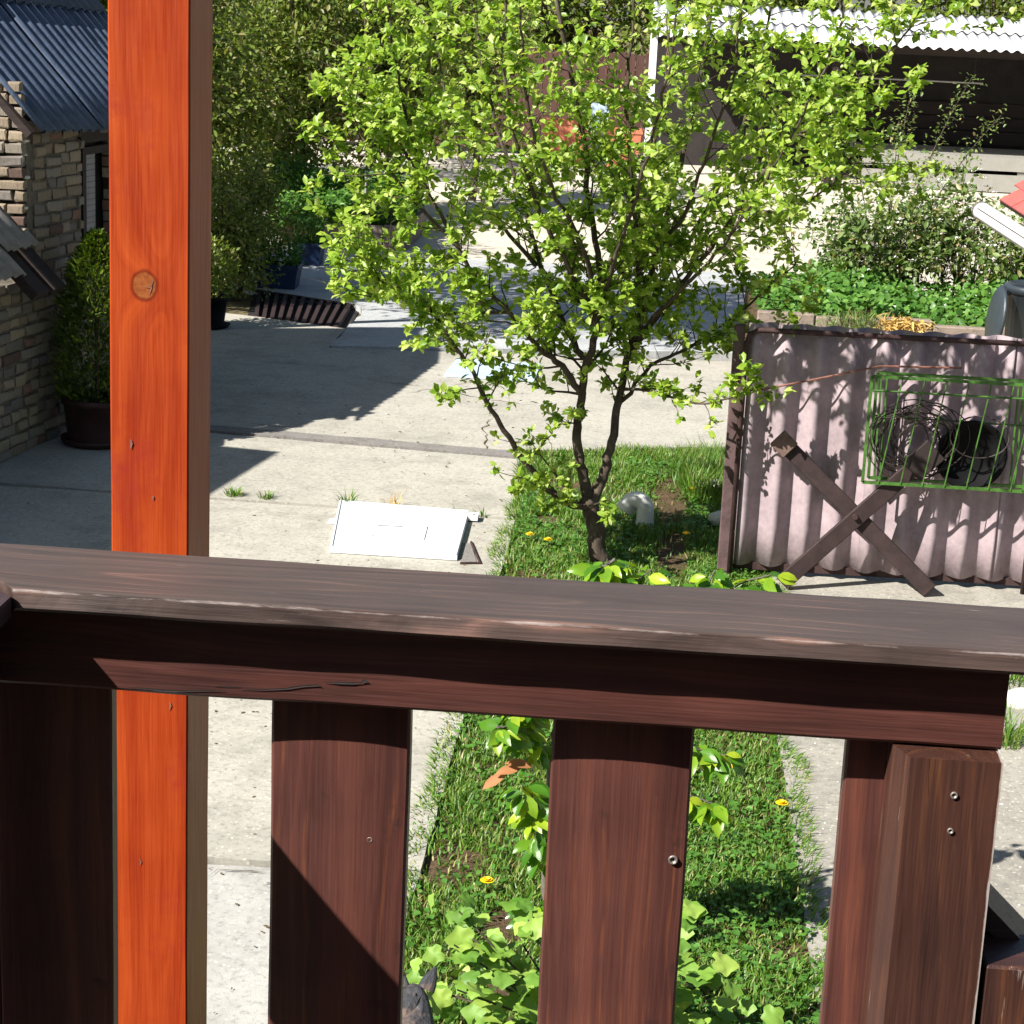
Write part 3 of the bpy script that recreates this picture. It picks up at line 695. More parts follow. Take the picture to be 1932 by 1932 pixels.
# ------------------------------------------------------------------ corrugated sheets
def corr(w, l, pitch, amp, th=.006, nl=4, per=10, wob=0.):
    """sheet w wide (waves across x), l long (y), z = wave; returns MB"""
    nx = int(w / pitch * per); mb = MB()
    for layer in (0, 1):
        for j in range(nl + 1):
            for i in range(nx + 1):
                x = w * i / nx; z = amp * math.sin(2 * math.pi * x / pitch) + wob * mnoise.noise(Vector((x * 2, j * .9, 3)))
                mb.v.append((x, l * j / nl, z - th * layer))
    k = (nx + 1) * (nl + 1)
    for j in range(nl):
        for i in range(nx):
            a = j * (nx + 1) + i; mb.f.append((a, a + 1, a + nx + 2, a + nx + 1)); mb.f.append((k + a + nx + 1, k + a + nx + 2, k + a + 1, k + a))
    for j in (0, nl):
        for i in range(nx):
            a = j * (nx + 1) + i; f = (a, k + a, k + a + 1, a + 1); mb.f.append(f if j == 0 else f[::-1])
    for i in (0, nx):
        for j in range(nl):
            a = j * (nx + 1) + i; b = a + nx + 1; f = (a, b, k + b, k + a); mb.f.append(f if i == 0 else f[::-1])
    return mb


def frame_obj(o, origin, ex, ey, ez):
    o.matrix_local = Matrix(((ex[0], ey[0], ez[0], origin[0]), (ex[1], ey[1], ez[1], origin[1]), (ex[2], ey[2], ez[2], origin[2]), (0, 0, 0, 1)))


# pink corrugated panel in its steel frame
PY = 10.42
pan = thing('corrugated_panel', 'pinkish corrugated cement sheet panel in a rusty steel frame', 'panel', (1.25, PY, 0))
for x0, wd, dy, dz in ((.548, .69, 0, 0), (1.215, .70, -.012, .0), (1.89, .75, 0, -.004)):
    o = corr(wd, 1.30, .166, .035, .007, 6, 16, .006).obj('corrugated_sheet', 'pink_cement', pan, True)
    frame_obj(o, (x0 - 1.25, dy, .055 + dz), (1, 0, 0), (0, 0, 1), (0, -1, 0))
m = MB().tube([(-.71, -.05, 0), (-.71, -.05, 1.24), (-.695, -.05, 1.30), (-.65, -.05, 1.325), (1.4, -.05, 1.33), ], .015, 8)
m.obj('frame_tube', 'rust', pan, True)
MB().tube([(.835, -.06, 0), (.835, -.06, 1.335)], .014, 8).obj('frame_tube', 'rust', pan, True)
MB().box(-.775, -.718, -.03, .03, 0, 1.34, .004).obj('frame_post', 'mauve_rust', pan)
MB().tube([(-.62, -.07, 1.015), (-.3, -.075, 1.10), (-.02, -.07, 1.175), (.4, -.07, 1.19)], .006, 6).obj('rod', 'rust_red', pan)
MB().box(-.7, 1.4, .02, .05, .02, .06).obj('frame_rail', 'rust', pan)

# crossed planks leaning on the panel
tr = thing('crossed_trestle', 'rusty brown cross of two planks leaning against the pink panel', 'trestle', (1.15, 10.24, 0))
def plank_between(name, a, b, wd, th, mat, parent, yoff=0.):
    a = Vector(a); b = Vector(b); d_ = (b - a); L = d_.length; d_.normalize(); y_ = Vector((0, 1, 0)); y_ = (y_ - d_ * y_.dot(d_)).normalized(); z_ = d_.cross(y_)
    o = MB().box(-L / 2, L / 2, -th / 2, th / 2, -wd / 2, wd / 2, .004).obj(name, mat, parent)
    frame_obj(o, (a + b) / 2, d_, y_, z_); return o
A_, B_, C_, D_ = [at(*q, 10.22) - tr.location for q in ((1470, 832), (1752, 1122), (1762, 855), (1474, 1092))]
for q in (B_, D_): q.z = .035
A_.y += .09; C_.y += .09; B_.y -= .03; D_.y -= .03
plank_between('plank', A_, B_, .085, .028, 'rusty_plank', tr); C2, D2 = C_ + Vector((0, -.034, 0)), D_ + Vector((0, -.034, 0))
plank_between('plank', C2, D2, .085, .028, 'rusty_plank', tr)
u_ = (B_ - A_).normalized(); plank_between('end_block', A_ - u_ * .01 + Vector((0, -.03, 0)), A_ + u_ * .09 + Vector((0, -.03, 0)), .105, .03, 'block_wood', tr)
u_ = (D2 - C2).normalized(); plank_between('end_block', C2 - u_ * .02 + Vector((0, -.028, 0)), C2 + u_ * .15 + Vector((0, -.028, 0)), .135, .025, 'dark_board', tr)
MB().lathe([(.0, .02), (.014, .02), (.016, 0)], 10).obj('bolt', 'rust', tr).matrix_local = Matrix.Translation((A_ + B_) / 2 + Vector((0.0, -.05, 0))) @ Matrix.Rotation(R(90), 4, 'X')

# green grate hanging on the panel with coils of wire
gt = thing('green_grate', 'green painted iron bar grate hanging on the pink panel', 'grate', (1.58, 10.27, .86))
for yy, ox in ((0, 0), (.11, .04)):
    for (a, b) in (((-.40 + ox, .285), (.42 + ox, .285)), ((-.40 + ox, -.27), (.42 + ox, -.27)), ((-.40 + ox, .285), (-.40 + ox, -.27)), ((.42 + ox, .285), (.42 + ox, -.27))):
        MB().tube([(a[0], yy - .06, a[1]), (b[0], yy - .06, b[1])], .0105, 4).obj('frame_bar', 'green_paint', gt)
for i in range(7):
    x = -.30 + i * .112; MB().tube([(x + .055, -.065, .283), (x - .02, -.07, -.268)], .0038, 5).obj('bar', 'green_paint', gt)
MB().tube([(-.39, -.07, .215), (.40, -.07, .215)], .006, 5).obj('bar', 'green_paint', gt); MB().tube([(-.36, .055, .06), (.45, .055, .05)], .005, 5).obj('bar', 'green_paint', gt)
for x in (-.34, -.31, .36, .385):
    MB().tube([(x, .05, .28), (x + .01, .05, -.265)], .006, 5).obj('bar', 'green_paint', gt)
wc = thing('wire_coil', 'tangled coil of rusty wire inside the green grate', 'wire', (1.44, 10.30, .80))
m = MB()
for i in range(16):
    c = Vector((random.uniform(-.07, .09), random.uniform(-.03, .035), random.uniform(-.05, .05))); rx, rz = random.uniform(.13, .24), random.uniform(.12, .2); tl = random.uniform(-.5, .5); k0 = random.uniform(0, 6.28)
    pts = []
    for j in range(30):
        a = k0 + 6.283 * j / 30 * random.uniform(.995, 1.005); x, z = rx * math.cos(a), rz * math.sin(a)
        pts.append(c + Vector((x * math.cos(tl) - z * math.sin(tl), .03 * math.sin(a * 2 + i), x * math.sin(tl) + z * math.cos(tl))))
    m.tube(pts, .0032, 5, close=True)
m.obj('wire_loops', 'wire', wc, True)
bk = thing('black_basket', 'black round plastic basket hanging in the green grate', 'basket', (1.73, 10.31, .75))
m = MB().lathe([(.0, -.075), (.12, -.07), (.165, -.03), (.18, .05), (.185, .055), (.17, .05), (.15, -.02), (.1, -.05), (0, -.05)], 24); m.v = [(x, -z * .6, y) for x, y, z in m.v]
m.obj('bowl', 'black_plastic', bk, True)
for i in range(2):
    k = random.uniform(0, 6); MB().tube([(.15 * math.cos(k + 6.283 * j / 26) + .03, -.05 + .01 * math.sin(j), .10 + .11 * math.sin(k + 6.283 * j / 26)) for j in range(26)], .003, 5, close=True).obj('wire_loop', 'wire', bk, True)

# ------------------------------------------------------------------ elbow pipe
el = thing('elbow_pipe', 'white plastic drain elbow pipe sticking out of the grass', 'pipe', (.03, 11.33, 0))
m = MB(); pts = [(.05, -.03, -.05), (.05, -.03, .085)]
for i in range(1, 11):
    a = math.pi * .86 * i / 10; pts.append((.05 - .052 * (1 - math.cos(a)), -.03 + .012 * (1 - math.cos(a)), .085 + .06 * math.sin(a)))
e_ = (Vector(pts[-1]) - Vector(pts[-2])).normalized(); pts.append(Vector(pts[-1]) + e_ * .035)
m.tube(pts, .05, 28, False)
m.obj('pipe_bend', 'pvc', el, True)
MB().tube([Vector(pts[-1]) - e_ * .045, Vector(pts[-1]) - e_ * .005], .0555, 28, False).obj('collar', 'pvc', el, True)
MB().tube([Vector(pts[-1]) - e_ * .05, Vector(pts[-1]) - e_ * .0005], .044, 24).obj('mouth_shade', 'shed_dark', el)  # dark plug standing in for the shade inside the pipe
MB().tube([(.05, -.03, -.02), (.05, -.03, .03)], .0545, 28, False).obj('collar', 'pvc', el, True)

# ------------------------------------------------------------------ white manhole cover
mh = thing('access_cover', 'white painted steel access cover lying on the concrete slab', 'cover', (-1.28, 10.78, .004))
q = [gr(640, 955), gr(885, 975), gr(862, 1060), gr(622, 1045)]; q = [(v.x + 1.28, v.y - 10.78) for v in q][::-1]
MB().prism(q, .004, .03).obj('cover_plate', 'white_worn', mh)
hq = [gr(*v, .034) - mh.location for v in ((712, 993), (806, 997), (800, 1019), (704, 1015))]; MB().prism([(v.x, v.y) for v in hq][::-1], .0295, .0335).obj('hatch', 'white_worn', mh)
for a, b in zip(q, q[1:] + q[:1]):
    a = Vector((*a, .032)) * 1.0; b = Vector((*b, .032)); c_ = Vector((0, 0, .032)); MB().tube([a.lerp(c_, .02), b.lerp(c_, .02)], .006, 4).obj('rim', 'white_worn', mh)
lines = [((713, 992), (706, 1014)), ((713, 992), (760, 994)), ((806, 995), (800, 1018)), ((702, 1010), (716, 1011))]
for a, b in lines:
    a, b = gr(*a, .034), gr(*b, .034); c = (b - a).normalized().cross(Vector((0, 0, 1))) * .0032
    MB().add([a - c - mh.location, a + c - mh.location, b + c - mh.location, b - c - mh.location, a - c - mh.location + Vector((0, 0, .003)), a + c - mh.location + Vector((0, 0, .003)), b + c - mh.location + Vector((0, 0, .003)), b - c - mh.location + Vector((0, 0, .003))],
             [(0, 3, 2, 1), (4, 5, 6, 7), (0, 1, 5, 4), (1, 2, 6, 5), (2, 3, 7, 6), (3, 0, 4, 7)]).obj('hatch_groove', 'wire', mh)
MB().box(.345, .405, .33, .43, .01, .034).obj('tab', 'white_paint', mh); MB().box(-.42, -.36, .1, .16, .004, .02).obj('tab', 'white_paint', mh)
MB().lathe([(0, .0362), (.006, .0362), (.007, .034)], 8, (.38, .38, 0)).obj('bolt', 'wire', mh)
a, b, c = gr(868, 1066), gr(906, 1066), gr(889, 1026)
tf = thing('rusty_angle', 'thin rusty steel triangle beside the white access cover', 'bracket', tuple(b))
MB().tube([a - b + Vector((0, 0, .01)), Vector((0, 0, .01)), c - b + Vector((0, 0, .01))], .008, 4).obj('angle_bar', 'rust', tf)
MB().prism([((v - b).x, (v - b).y) for v in (a + Vector((.005, .02, 0)), b + Vector((-.02, .02, 0)), c + Vector((0, -.03, 0)), c + Vector((-.08, -.02, 0)))], .003, .009).obj('stone_plate', 'concrete_strip', tf)
# pale board lying on the yard
q = [gr(*v) for v in ((838, 712), (862, 682), (1020, 692), (1008, 722))]; c = sum(q, Vector()) / 4
o = MB().prism([((v - c).x, (v - c).y) for v in q][::-1], .006, .026).obj('pale_sheet', 'pale_blue', None, loc=c); tag(o, 'pale blue flat sheet lying on the concrete behind the plum tree', 'sheet')

# ------------------------------------------------------------------ drain grate
dg = thing('drain_grate', 'rusty iron drain grate with parallel bars beside the grey patch', 'grate', (-3.2, 18.3, 0))
A_, B_, C_, D_ = [gr(*v) - dg.location for v in ((482, 546), (668, 574), (640, 618), (476, 596))]
for i in range(11):
    f = (i + .5) / 11; p0 = A_.lerp(B_, f); p1 = D_.lerp(C_, f); e = (B_ - A_).normalized() * .023
    m = MB(); m.add([p0 - e, p0 + e, p1 + e, p1 - e, p0 - e + Vector((0, 0, -.05)), p0 + e + Vector((0, 0, -.05)), p1 + e + Vector((0, 0, -.05)), p1 - e + Vector((0, 0, -.05))],
                    [(3, 2, 1, 0), (4, 5, 6, 7), (0, 1, 5, 4), (1, 2, 6, 5), (2, 3, 7, 6), (3, 0, 4, 7)])
    m.v = [(x, y, z + .004) for x, y, z in m.v]; m.obj('bar', 'rusty_plank', dg)
for a, b in ((A_, B_), (D_, C_)): MB().tube([a + Vector((0, 0, -.012)), b + Vector((0, 0, -.012))], .016, 6).obj('frame_bar', 'rust', dg)

# ------------------------------------------------------------------ brick shed
AN = R(-9.3)
sh = thing('brick_shed', 'old brick shed with steep blue-grey corrugated roof and grey shutter', 'shed', (-3.83, 12.27, 0), AN)
bm_ = []
for i in range(6):
    m = MB().box(-.055, .0, 0, 1, 0, .058, .007); rr = random.Random(i)
    m.v = [(x + rr.uniform(-.004, .004), y + rr.uniform(-.05, .05), z + rr.uniform(-.007, .007)) for x, y, z in m.v]; me = m.mesh('brick'); me.materials.append(M['brick']); bm_.append(me)


def brick(parent, y, z, L, rotz=0., x=0.):
    o = link('brick', random.choice(bm_), parent)
    o.location = (x + (random.uniform(-.010, .014) if not rotz else 0), y, z + random.uniform(-.006, .006)); o.scale = (1, L, random.uniform(.93, 1.05))
    o.rotation_euler = (random.uniform(-.03, .03), random.uniform(-.09, .09), rotz + random.uniform(-.01, .01)); return o


WY0, WY1, WZ0, WZ1 = .80, 1.28, 1.02, 1.84
ny0, ny1 = -.75, 1.22
def courses(y0, y1, z0, z1, fn):
    z = z0; k = 0
    while z < z1 - .05:
        y = y0 - (.12 if k % 2 else 0) + random.uniform(-.02, .02)
        while y < y1:
            L = random.choice((.21, .19, .105, .105, .15, .125)); 
            if max(y, y0) < min(y + L, y1) and min(y + L, y1) - max(y, y0) > .05: fn(max(y, y0), z, min(y + L, y1) - max(y, y0))
            y += L + random.uniform(.010, .020)
        z += .0735; k += 1
def side(y, z, L):
    if y + L > WY0 - .02 and y < WY1 + .02 and z + .06 > WZ0 and z < WZ1: 
        if y < WY0 - .06: L = WY0 - .02 - y
        else: return
    if y < 0 and z > 1.05: return
    brick(sh, y, z, L)
courses(ny0 + .25, ny1 - .04, .0, 1.98, side)
def gable(y, z, L):
    b = brick(sh, 0, z, L, R(90), -y); b.location = (-y, -.0 + random.uniform(-.014, .004), z)
courses(.0, .55, 1.2, 2.3, gable)
# remaining brickwork in one piece
m = MB()
def rest(y, z, L): m.box(-.055, random.uniform(-.002, .008), y, y + L, z, z + .064)
courses(1.2, 2.4, .0, 1.98, rest); courses(-4.2, -.52, .0, 1.1, rest)
o = m.obj('brickwork', 'brick', sh); o['kind'] = 'stuff'
m = MB().box(-3.2, -.012, .012, WY0 - .02, 0, 2.05).box(-3.2, -.012, WY0 - .02, WY1 + .02, 0, WZ0 - .01).box(-3.2, -.012, WY0 - .02, WY1 + .02, WZ1 + .03, 2.05).box(-3.2, -.012, WY1 + .02, 2.4, 0, 2.05).box(-3.2, -.1, WY0 - .02, WY1 + .02, WZ0 - .01, WZ1 + .03)
m.add([(-.02, .012, 2.05), (-3.2, .012, 2.05), (-1.61, .012, 3.6), (-.02, 2.4, 2.0), (-3.2, 2.4, 2.0), (-1.61, 2.4, 3.55)], [(0, 1, 2)[::-1], (3, 4, 5), (0, 2, 5, 3)[::-1], (1, 4, 5, 2)[::-1]])
m.box(-1.6, -.012, -4.2, -.003, 0, 1.05).box(-3.2, -.72, -8., -2.0, 0, 2.95)  # tall box: unseen wall added to deepen the shade at left
m.obj('mortar_and_shade_walls', 'mortar', sh)
# blobs of mortar squeezed out at the corner
for i in range(26):
    zz = random.uniform(1.25, 2.1); xx = -random.uniform(0, .5) if random.random() < .4 else random.uniform(-.05, .0); r_ = random.uniform(.012, .03)
    MB().lathe([(0, -r_ * .5), (r_ * random.uniform(.8, 1.3), -r_ * .2), (r_, r_ * .3), (0, r_ * .5)], 7).obj('mortar_blob', 'light_mortar', sh, True, (xx, -.012, zz))
# window with shutter
wi = MB().box(-.06, -.005, WY0, WY0 + .05, WZ0, WZ1).box(-.06, -.005, WY1 - .05, WY1, WZ0, WZ1).box(-.06, -.005, WY0 + .05, WY1 - .05, WZ1 - .05, WZ1).box(-.06, .01, WY0 + .05, WY1 - .05, WZ0, WZ0 + .04).obj('window', 'dark_board', sh)
for i in range(19):
    z = WZ0 + .05 + i * .0385; MB().box(-.045, -.022, WY0 + .055, WY0 + .22, z, z + .036).obj('shutter_slat', 'shutter_grey', wi)
MB().box(-.09, -.07, WY0 + .23, WY1 - .05, WZ0 + .05, WZ1 - .05).obj('pane', 'black_plastic', wi)
MB().box(-.05, .012, WY0 - .06, WY1 + .1, WZ1 + .03, WZ1 + .12).obj('lintel', 'dark_board', sh)
# roof sheets, two rows up the slope
ca, sa = math.cos(R(46)), math.sin(R(46))
ex = Vector((0, 1, -.045)).normalized(); ey = Vector((-ca, 0, sa)); ey = (ey - ex * ey.dot(ex)).normalized(); ez = ex.cross(ey)
for row, (d0, ln) in enumerate(((0, 1.2), (1.06, 1.25))):
    for colm in range(3):
        o = corr(.93 if colm < 2 else .72, ln, .13, .018, .007, 3, 10, .006).obj('roof_sheet', 'blue_cement', sh, True)
        org = Vector((.135, -.10, 1.995)) + ex * (colm * .89) + ey * d0 + ez * (row * .02 + .008 * (colm % 2) + .02)
        frame_obj(o, org, ex, ey, ez)
o = corr(2.5, 2.4, .13, .018, .007, 3, 8).obj('roof_sheet', 'blue_cement', sh, True); e2 = Vector((ca, 0, sa)); frame_obj(o, Vector((-3.35, -.1, 1.98)), Vector((0, 1, 0)), e2, -Vector((0, 1, 0)).cross(e2) * -1)
MB().tube([(.06, -.06, 1.98), (-1.6, -.06, 3.66)], .035, 4).obj('rafter', 'dark_board', sh); MB().box(-.14, -.03, -.02, 2.4, 1.93, 1.975).obj('wall_plate', 'dark_board', sh)
# lean-to in front of the gable
ey = Vector((-.72, 0, .69)).normalized(); ex = Vector((0, 1, 0)); ez = ex.cross(ey)
for k, (y0, wdt, d0, ln, up) in enumerate(((-.42, .40, .10, 1.1, .03), (-.86, .5, -.06, 1.1, .0), (-1.2, .36, 0, 1.1, .02), (-2.15, .95, .02, 1.1, .40), (-3.05, .95, 0, 1.1, .42), (-4.3, 1.3, 0, 1.1, .40))):
    o = corr(wdt, ln, .13, .014, .008, 3, 10, .012).obj('lean_to_sheet', 'grey_cement', sh, True); frame_obj(o, Vector((.11, y0, 1.20)) + ey * d0 + ez * ((up if up < .3 else .02) + .03), ex, ey, ez)
for y0 in (-.10, -.33, -1.3, -2.3):
    o = MB().box(0, .16, -.1, 1.2, -.06, .0).obj('rafter', 'dark_board', sh); frame_obj(o, Vector((.15, y0, 1.12)), ex, ey, ez)

# ------------------------------------------------------------------ plants
def crownpts(n, c, r, power=.45, squash=(1, 1, 1)):
    v = RNG.normal(0, 1, (n, 3)); v /= np.linalg.norm(v, axis=1, keepdims=True); rad = RNG.uniform(0, 1, (n, 1)) ** power
    return np.array(c) + v * rad * np.array(r)


def bushy(name, label, cat, base, trunk_h, c, r, nl, size, mat, clumps=40, trunk_r=.05, group=None, tmpl=LEAF, wid=1., clump_r=.28, droop=.2, stems=1, power=.5):
    """tree or shrub: stems reaching into leaf clumps, leaves spread through the clumps"""
    t = thing(name, label, cat, base, 0, group); B = np.array(base)
    cl = crownpts(clumps, (0, 0, 0), (1, 1, 1), power); cl = cl * np.array(r) + np.array(c)
    m = MB()
    for s in range(stems):
        a = 6.283 * s / stems; top = Vector((c[0], c[1], trunk_h)) + Vector((math.cos(a), math.sin(a), 0)) * (.12 * stems * .3)
        bs = Vector((.03 * stems * math.cos(a), .03 * stems * math.sin(a), -.05)); md = bs.lerp(top, .5) + Vector((random.uniform(-.05, .05), random.uniform(-.05, .05), 0))
        m.tube([bs, md, top], [trunk_r, trunk_r * .85, trunk_r * .7], 7)
        for q in cl[s::stems][:26]:
            q = Vector(q); md = top.lerp(q, .5) + Vector((0, 0, .08)); m.tube([top - Vector((0, 0, .1)), md, q], [trunk_r * .45, trunk_r * .3, trunk_r * .12], 4, False)
    m.obj('trunk' if cat == 'tree' else 'stem', 'bark', t, True)
    k = RNG.integers(0, clumps, nl); off = RNG.normal(0, 1, (nl, 3)) * clump_r * np.array((1, 1, .8)) * .55
    P = cl[k] + off; P[:, 2] = np.maximum(P[:, 2], .03)
    d = off + RNG.normal(0, .15, (nl, 3)); d[:, 2] -= droop * np.abs(RNG.normal(0, .3, nl)); d += 1e-4
    o = scatter('crown' if cat == 'tree' else 'foliage', tmpl, P, frames(d, None, .6), RNG.uniform(*size, nl), mat, wid, t)
    return t


# --- plum tree
pl = thing('plum_tree', 'plum tree with bright lime green leaves growing in the grass strip', 'tree', (-.142, 10.42, -.02))
TB = Vector(pl.location); tm = MB(); tips = []
def limb(pts, dep, r0_, r1_, sub=True, n=6):
    """pts in photo coordinates, dep = distances: a limb with its own depth"""
    P_ = [at(x, y, yy) for (x, y), yy in zip(pts, dep)]
    # smooth
    Q = []
    for i in range(len(P_) - 1):
        p0, p1, p2, p3 = P_[max(i - 1, 0)], P_[i], P_[i + 1], P_[min(i + 2, len(P_) - 1)]
        for k in range(5):
            t_ = k / 5; Q.append(.5 * ((2 * p1) + (p2 - p0) * t_ + (2 * p0 - 5 * p1 + 4 * p2 - p3) * t_ * t_ + (3 * p1 - p0 - 3 * p2 + p3) * t_ ** 3))
    Q.append(P_[-1]); N = len(Q)
    Q = [q + Vector((random.gauss(0, .006), random.gauss(0, .006), 0)) if 0 < i < N - 1 else q for i, q in enumerate(Q)]
    rad = [r0_ + (r1_ - r0_) * (i / (N - 1)) ** .5 for i in range(N)]
    tm.tube([q - TB for q in Q], rad, n + 2); tips.append((Q, rad)); return Q
trunkQ = limb([(1137, 1075), (1128, 1030), (1118, 975), (1108, 945)], [10.42] * 4, .056, .045, n=10)
limbs = [
    ([(1112, 955), (1100, 900), (1090, 840), (1093, 780), (1105, 700), (1125, 600), (1130, 500), (1110, 380), (1100, 250), (1060, 60), (1045, -60)], [10.42, 10.42, 10.4, 10.4, 10.38, 10.35, 10.3, 10.3, 10.25, 10.2, 10.2], .038, .010),
    ([(1116, 952), (1140, 890), (1155, 820), (1170, 740), (1188, 660), (1215, 560), (1250, 430), (1290, 280), (1330, 100), (1350, -60)], [10.42, 10.45, 10.5, 10.55, 10.6, 10.62, 10.65, 10.7, 10.7, 10.7], .035, .009),
    ([(1108, 955), (1060, 945), (1010, 895), (960, 825), (918, 760), (885, 690), (850, 640), (790, 560), (720, 530), (675, 480)], [10.42, 10.35, 10.3, 10.22, 10.15, 10.1, 10.05, 10.0, 9.98, 9.95], .027, .005),
    ([(1100, 745), (1060, 690), (1010, 650), (960, 590), (900, 520), (850, 440), (800, 340), (770, 240), (745, 120), (730, -20)], [10.4, 10.3, 10.2, 10.1, 10.0, 9.95, 9.95, 9.95, 9.9, 9.9], .022, .006),
    ([(1110, 690), (1060, 600), (1020, 500), (990, 400), (950, 280), (915, 150), (890, 0)], [10.38, 10.5, 10.65, 10.8, 10.9, 10.95, 11.0], .022, .006),
    ([(1125, 610), (1080, 520), (1030, 420), (990, 320), (960, 200), (950, 60), (960, -60)], [10.35, 10.2, 10.05, 9.95, 9.85, 9.8, 9.8], .02, .006),
    ([(1188, 665), (1240, 600), (1300, 520), (1370, 430), (1440, 330), (1500, 240), (1560, 120), (1600, 0)], [10.6, 10.6, 10.6, 10.55, 10.5, 10.5, 10.5, 10.5], .022, .006),
    ([(1200, 620), (1260, 520), (1330, 400), (1390, 270), (1430, 130), (1460, -20)], [10.6, 10.8, 10.95, 11.05, 11.1, 11.1], .02, .006),
    ([(1165, 770), (1230, 690), (1300, 655), (1370, 610), (1430, 560), (1500, 500)], [10.55, 10.6, 10.65, 10.7, 10.7, 10.7], .015, .004),
    ([(1175, 735), (1215, 735), (1270, 750), (1330, 762), (1400, 742), (1430, 730)], [10.55, 10.4, 10.3, 10.2, 10.1, 10.05], .010, .004),
    ([(1210, 580), (1200, 450), (1190, 300), (1185, 150), (1200, -20)], [10.62, 10.4, 10.25, 10.2, 10.2], .018, .006),
    ([(1480, 270), (1560, 220), (1620, 170), (1680, 100), (1735, 20), (1760, -40)], [10.5, 10.4, 10.35, 10.3, 10.3, 10.3], .010, .004),
    ([(960, 590), (890, 590), (820, 590), (760, 560), (700, 560)], [10.1, 10.1, 10.1, 10.1, 10.1], .010, .004),
    ([(870, 470), (800, 400), (740, 330), (690, 270), (665, 215), (650, 170)], [9.95, 9.9, 9.9, 9.9, 9.9, 9.9], .012, .004),
    ([(790, 320), (720, 230), (700, 150), (690, 60), (690, -30)], [9.95, 10.1, 10.2, 10.2, 10.2], .012, .004),
    ([(1400, 390), (1470, 400), (1540, 370), (1590, 320), (1640, 260)], [10.5, 10.4, 10.3, 10.3, 10.3], .010, .004),
    ([(1120, 620), (1150, 520), (1190, 400), (1230, 260), (1260, 120), (1280, -20)], [10.35, 10.1, 9.8, 9.5, 9.3, 9.2], .018, .005), ([(1125, 580), (1100, 470), (1040, 350), (1000, 220), (985, 80), (980, -40)], [10.35, 10.1, 9.8, 9.5, 9.35, 9.25], .018, .005),
    ([(1195, 640), (1270, 560), (1350, 480), (1420, 380), (1480, 280), (1530, 180)], [10.6, 10.3, 9.95, 9.65, 9.45, 9.3], .016, .005), ([(1230, 500), (1290, 400), (1340, 280), (1380, 150), (1400, 20)], [10.6, 10.2, 9.8, 9.5, 9.35], .015, .005),
    ([(1125, 560), (1170, 450), (1220, 330), (1250, 180), (1265, 40)], [10.35, 10.7, 11.05, 11.35, 11.5], .016, .005), ([(1010, 500), (930, 400), (870, 300), (840, 180), (820, 40)], [10.6, 10.9, 11.2, 11.4, 11.5], .014, .005),
    ([(1090, 800), (1060, 800), (1030, 830)], [10.4, 10.3, 10.25], .006, .003), ([(1060, 945), (1020, 920), (980, 900)], [10.35, 10.2, 10.1], .006, .003),
]
for l_, d_, a_, b_ in limbs: limb(l_, d_, a_, b_)
# shoots off the limbs
spur_p, spur_d = [], []
def shoot(p, d, L, r_, lvl):
    if p.x < -1.5: L *= .45
    n = max(3, int(L / .07)); pts = [p]; dd = d.normalized(); q = p.copy()
    for i in range(n):
        dd = (dd + Vector((random.gauss(0, .13), random.gauss(0, .13), random.gauss(.05, .11)))).normalized(); q = q + dd * (L / n); pts.append(q)
        if i > 0 or lvl > 1:
            spur_p.append(tuple(q)); spur_d.append(tuple(dd))
    tm.tube([v - TB for v in pts], [r_ * (1 - .75 * i / n) for i in range(n + 1)], 4 if lvl > 1 else 5, False)
    if lvl < 3:
        for i in range(1, n + 1):
            if random.random() < (.55 if lvl == 1 else .33):
                a = Vector((random.gauss(0, 1), random.gauss(0, 1), random.gauss(.25, .7))); a = (a - dd * a.dot(dd)).normalized()
                shoot(pts[i], dd * .6 + a * .8, L * random.uniform(.3, .55), r_ * .55, lvl + 1)
for li, (Q, rad) in enumerate(tips[1:]):
    N = len(Q)
    for i in range(N):
        f = i / (N - 1); q = Q[i]
        if q.z < .72 and li not in (2, 22, 23): continue
        if q.z < .86 and li == 2 and q.z > .34: continue
        if li in (0, 1) and q.z < (1.05 if random.random() < .9 else .8): continue
        dd = (Q[min(i + 1, N - 1)] - Q[max(i - 1, 0)]).normalized()
        low = li in (9, 22, 23)
        if random.random() < (.72 if not low else .5):
            a = Vector((random.gauss(0, 1), random.gauss(0, 1), random.gauss(.2, .6))); a = (a - dd * a.dot(dd)).normalized()
            shoot(q, dd * .5 + a * .8, random.uniform(.16, .5) * (1 if not low else .4), max(.0035, rad[i] * .4), 1 if not low else 2)
        if f > .3: spur_p.append(tuple(q)); spur_d.append(tuple(dd))
tm.obj('trunk', 'bark', pl, True)
SP = np.array(spur_p); SD = np.array(spur_d)
sel = np.nonzero((RNG.uniform(0, 1, len(SP)) < .74) & (SP[:, 0] > -1.66 + .12 * np.sin(SP[:, 2] * 5)))[0]; k = np.repeat(sel, 6); k = k[RNG.uniform(0, 1, len(k)) < .85]
P = SP[k] + RNG.normal(0, .009, (len(k), 3)); d = SD[k] * .45 + RNG.normal(0, .8, (len(k), 3)); d[:, 2] = d[:, 2] * .75 + .1
sz = RNG.uniform(.028, .062, len(k)); rot = frames(d, np.tile((-.3, -.4, 1.), (len(k), 1)), .45)
print('plum leaves', len(k), 'spurs', len(SP))
dist = P[:, 1] - sz * 8 + RNG.uniform(0, .25, len(P)); inview = (P[:, 2] < 2.95) & (P[:, 2] > .3); order = np.argsort(np.where(inview, dist, 99)); big = order[:290]; small = order[290:]
leafobjs(LEAF, P[big], rot[big], sz[big], 'plum_leaf', pl, 1.15)
o = scatter('crown', LEAF, P[small] - np.array(TB), rot[small], sz[small], 'plum_leaf', RNG.uniform(.9, 1.3, len(small)), pl)

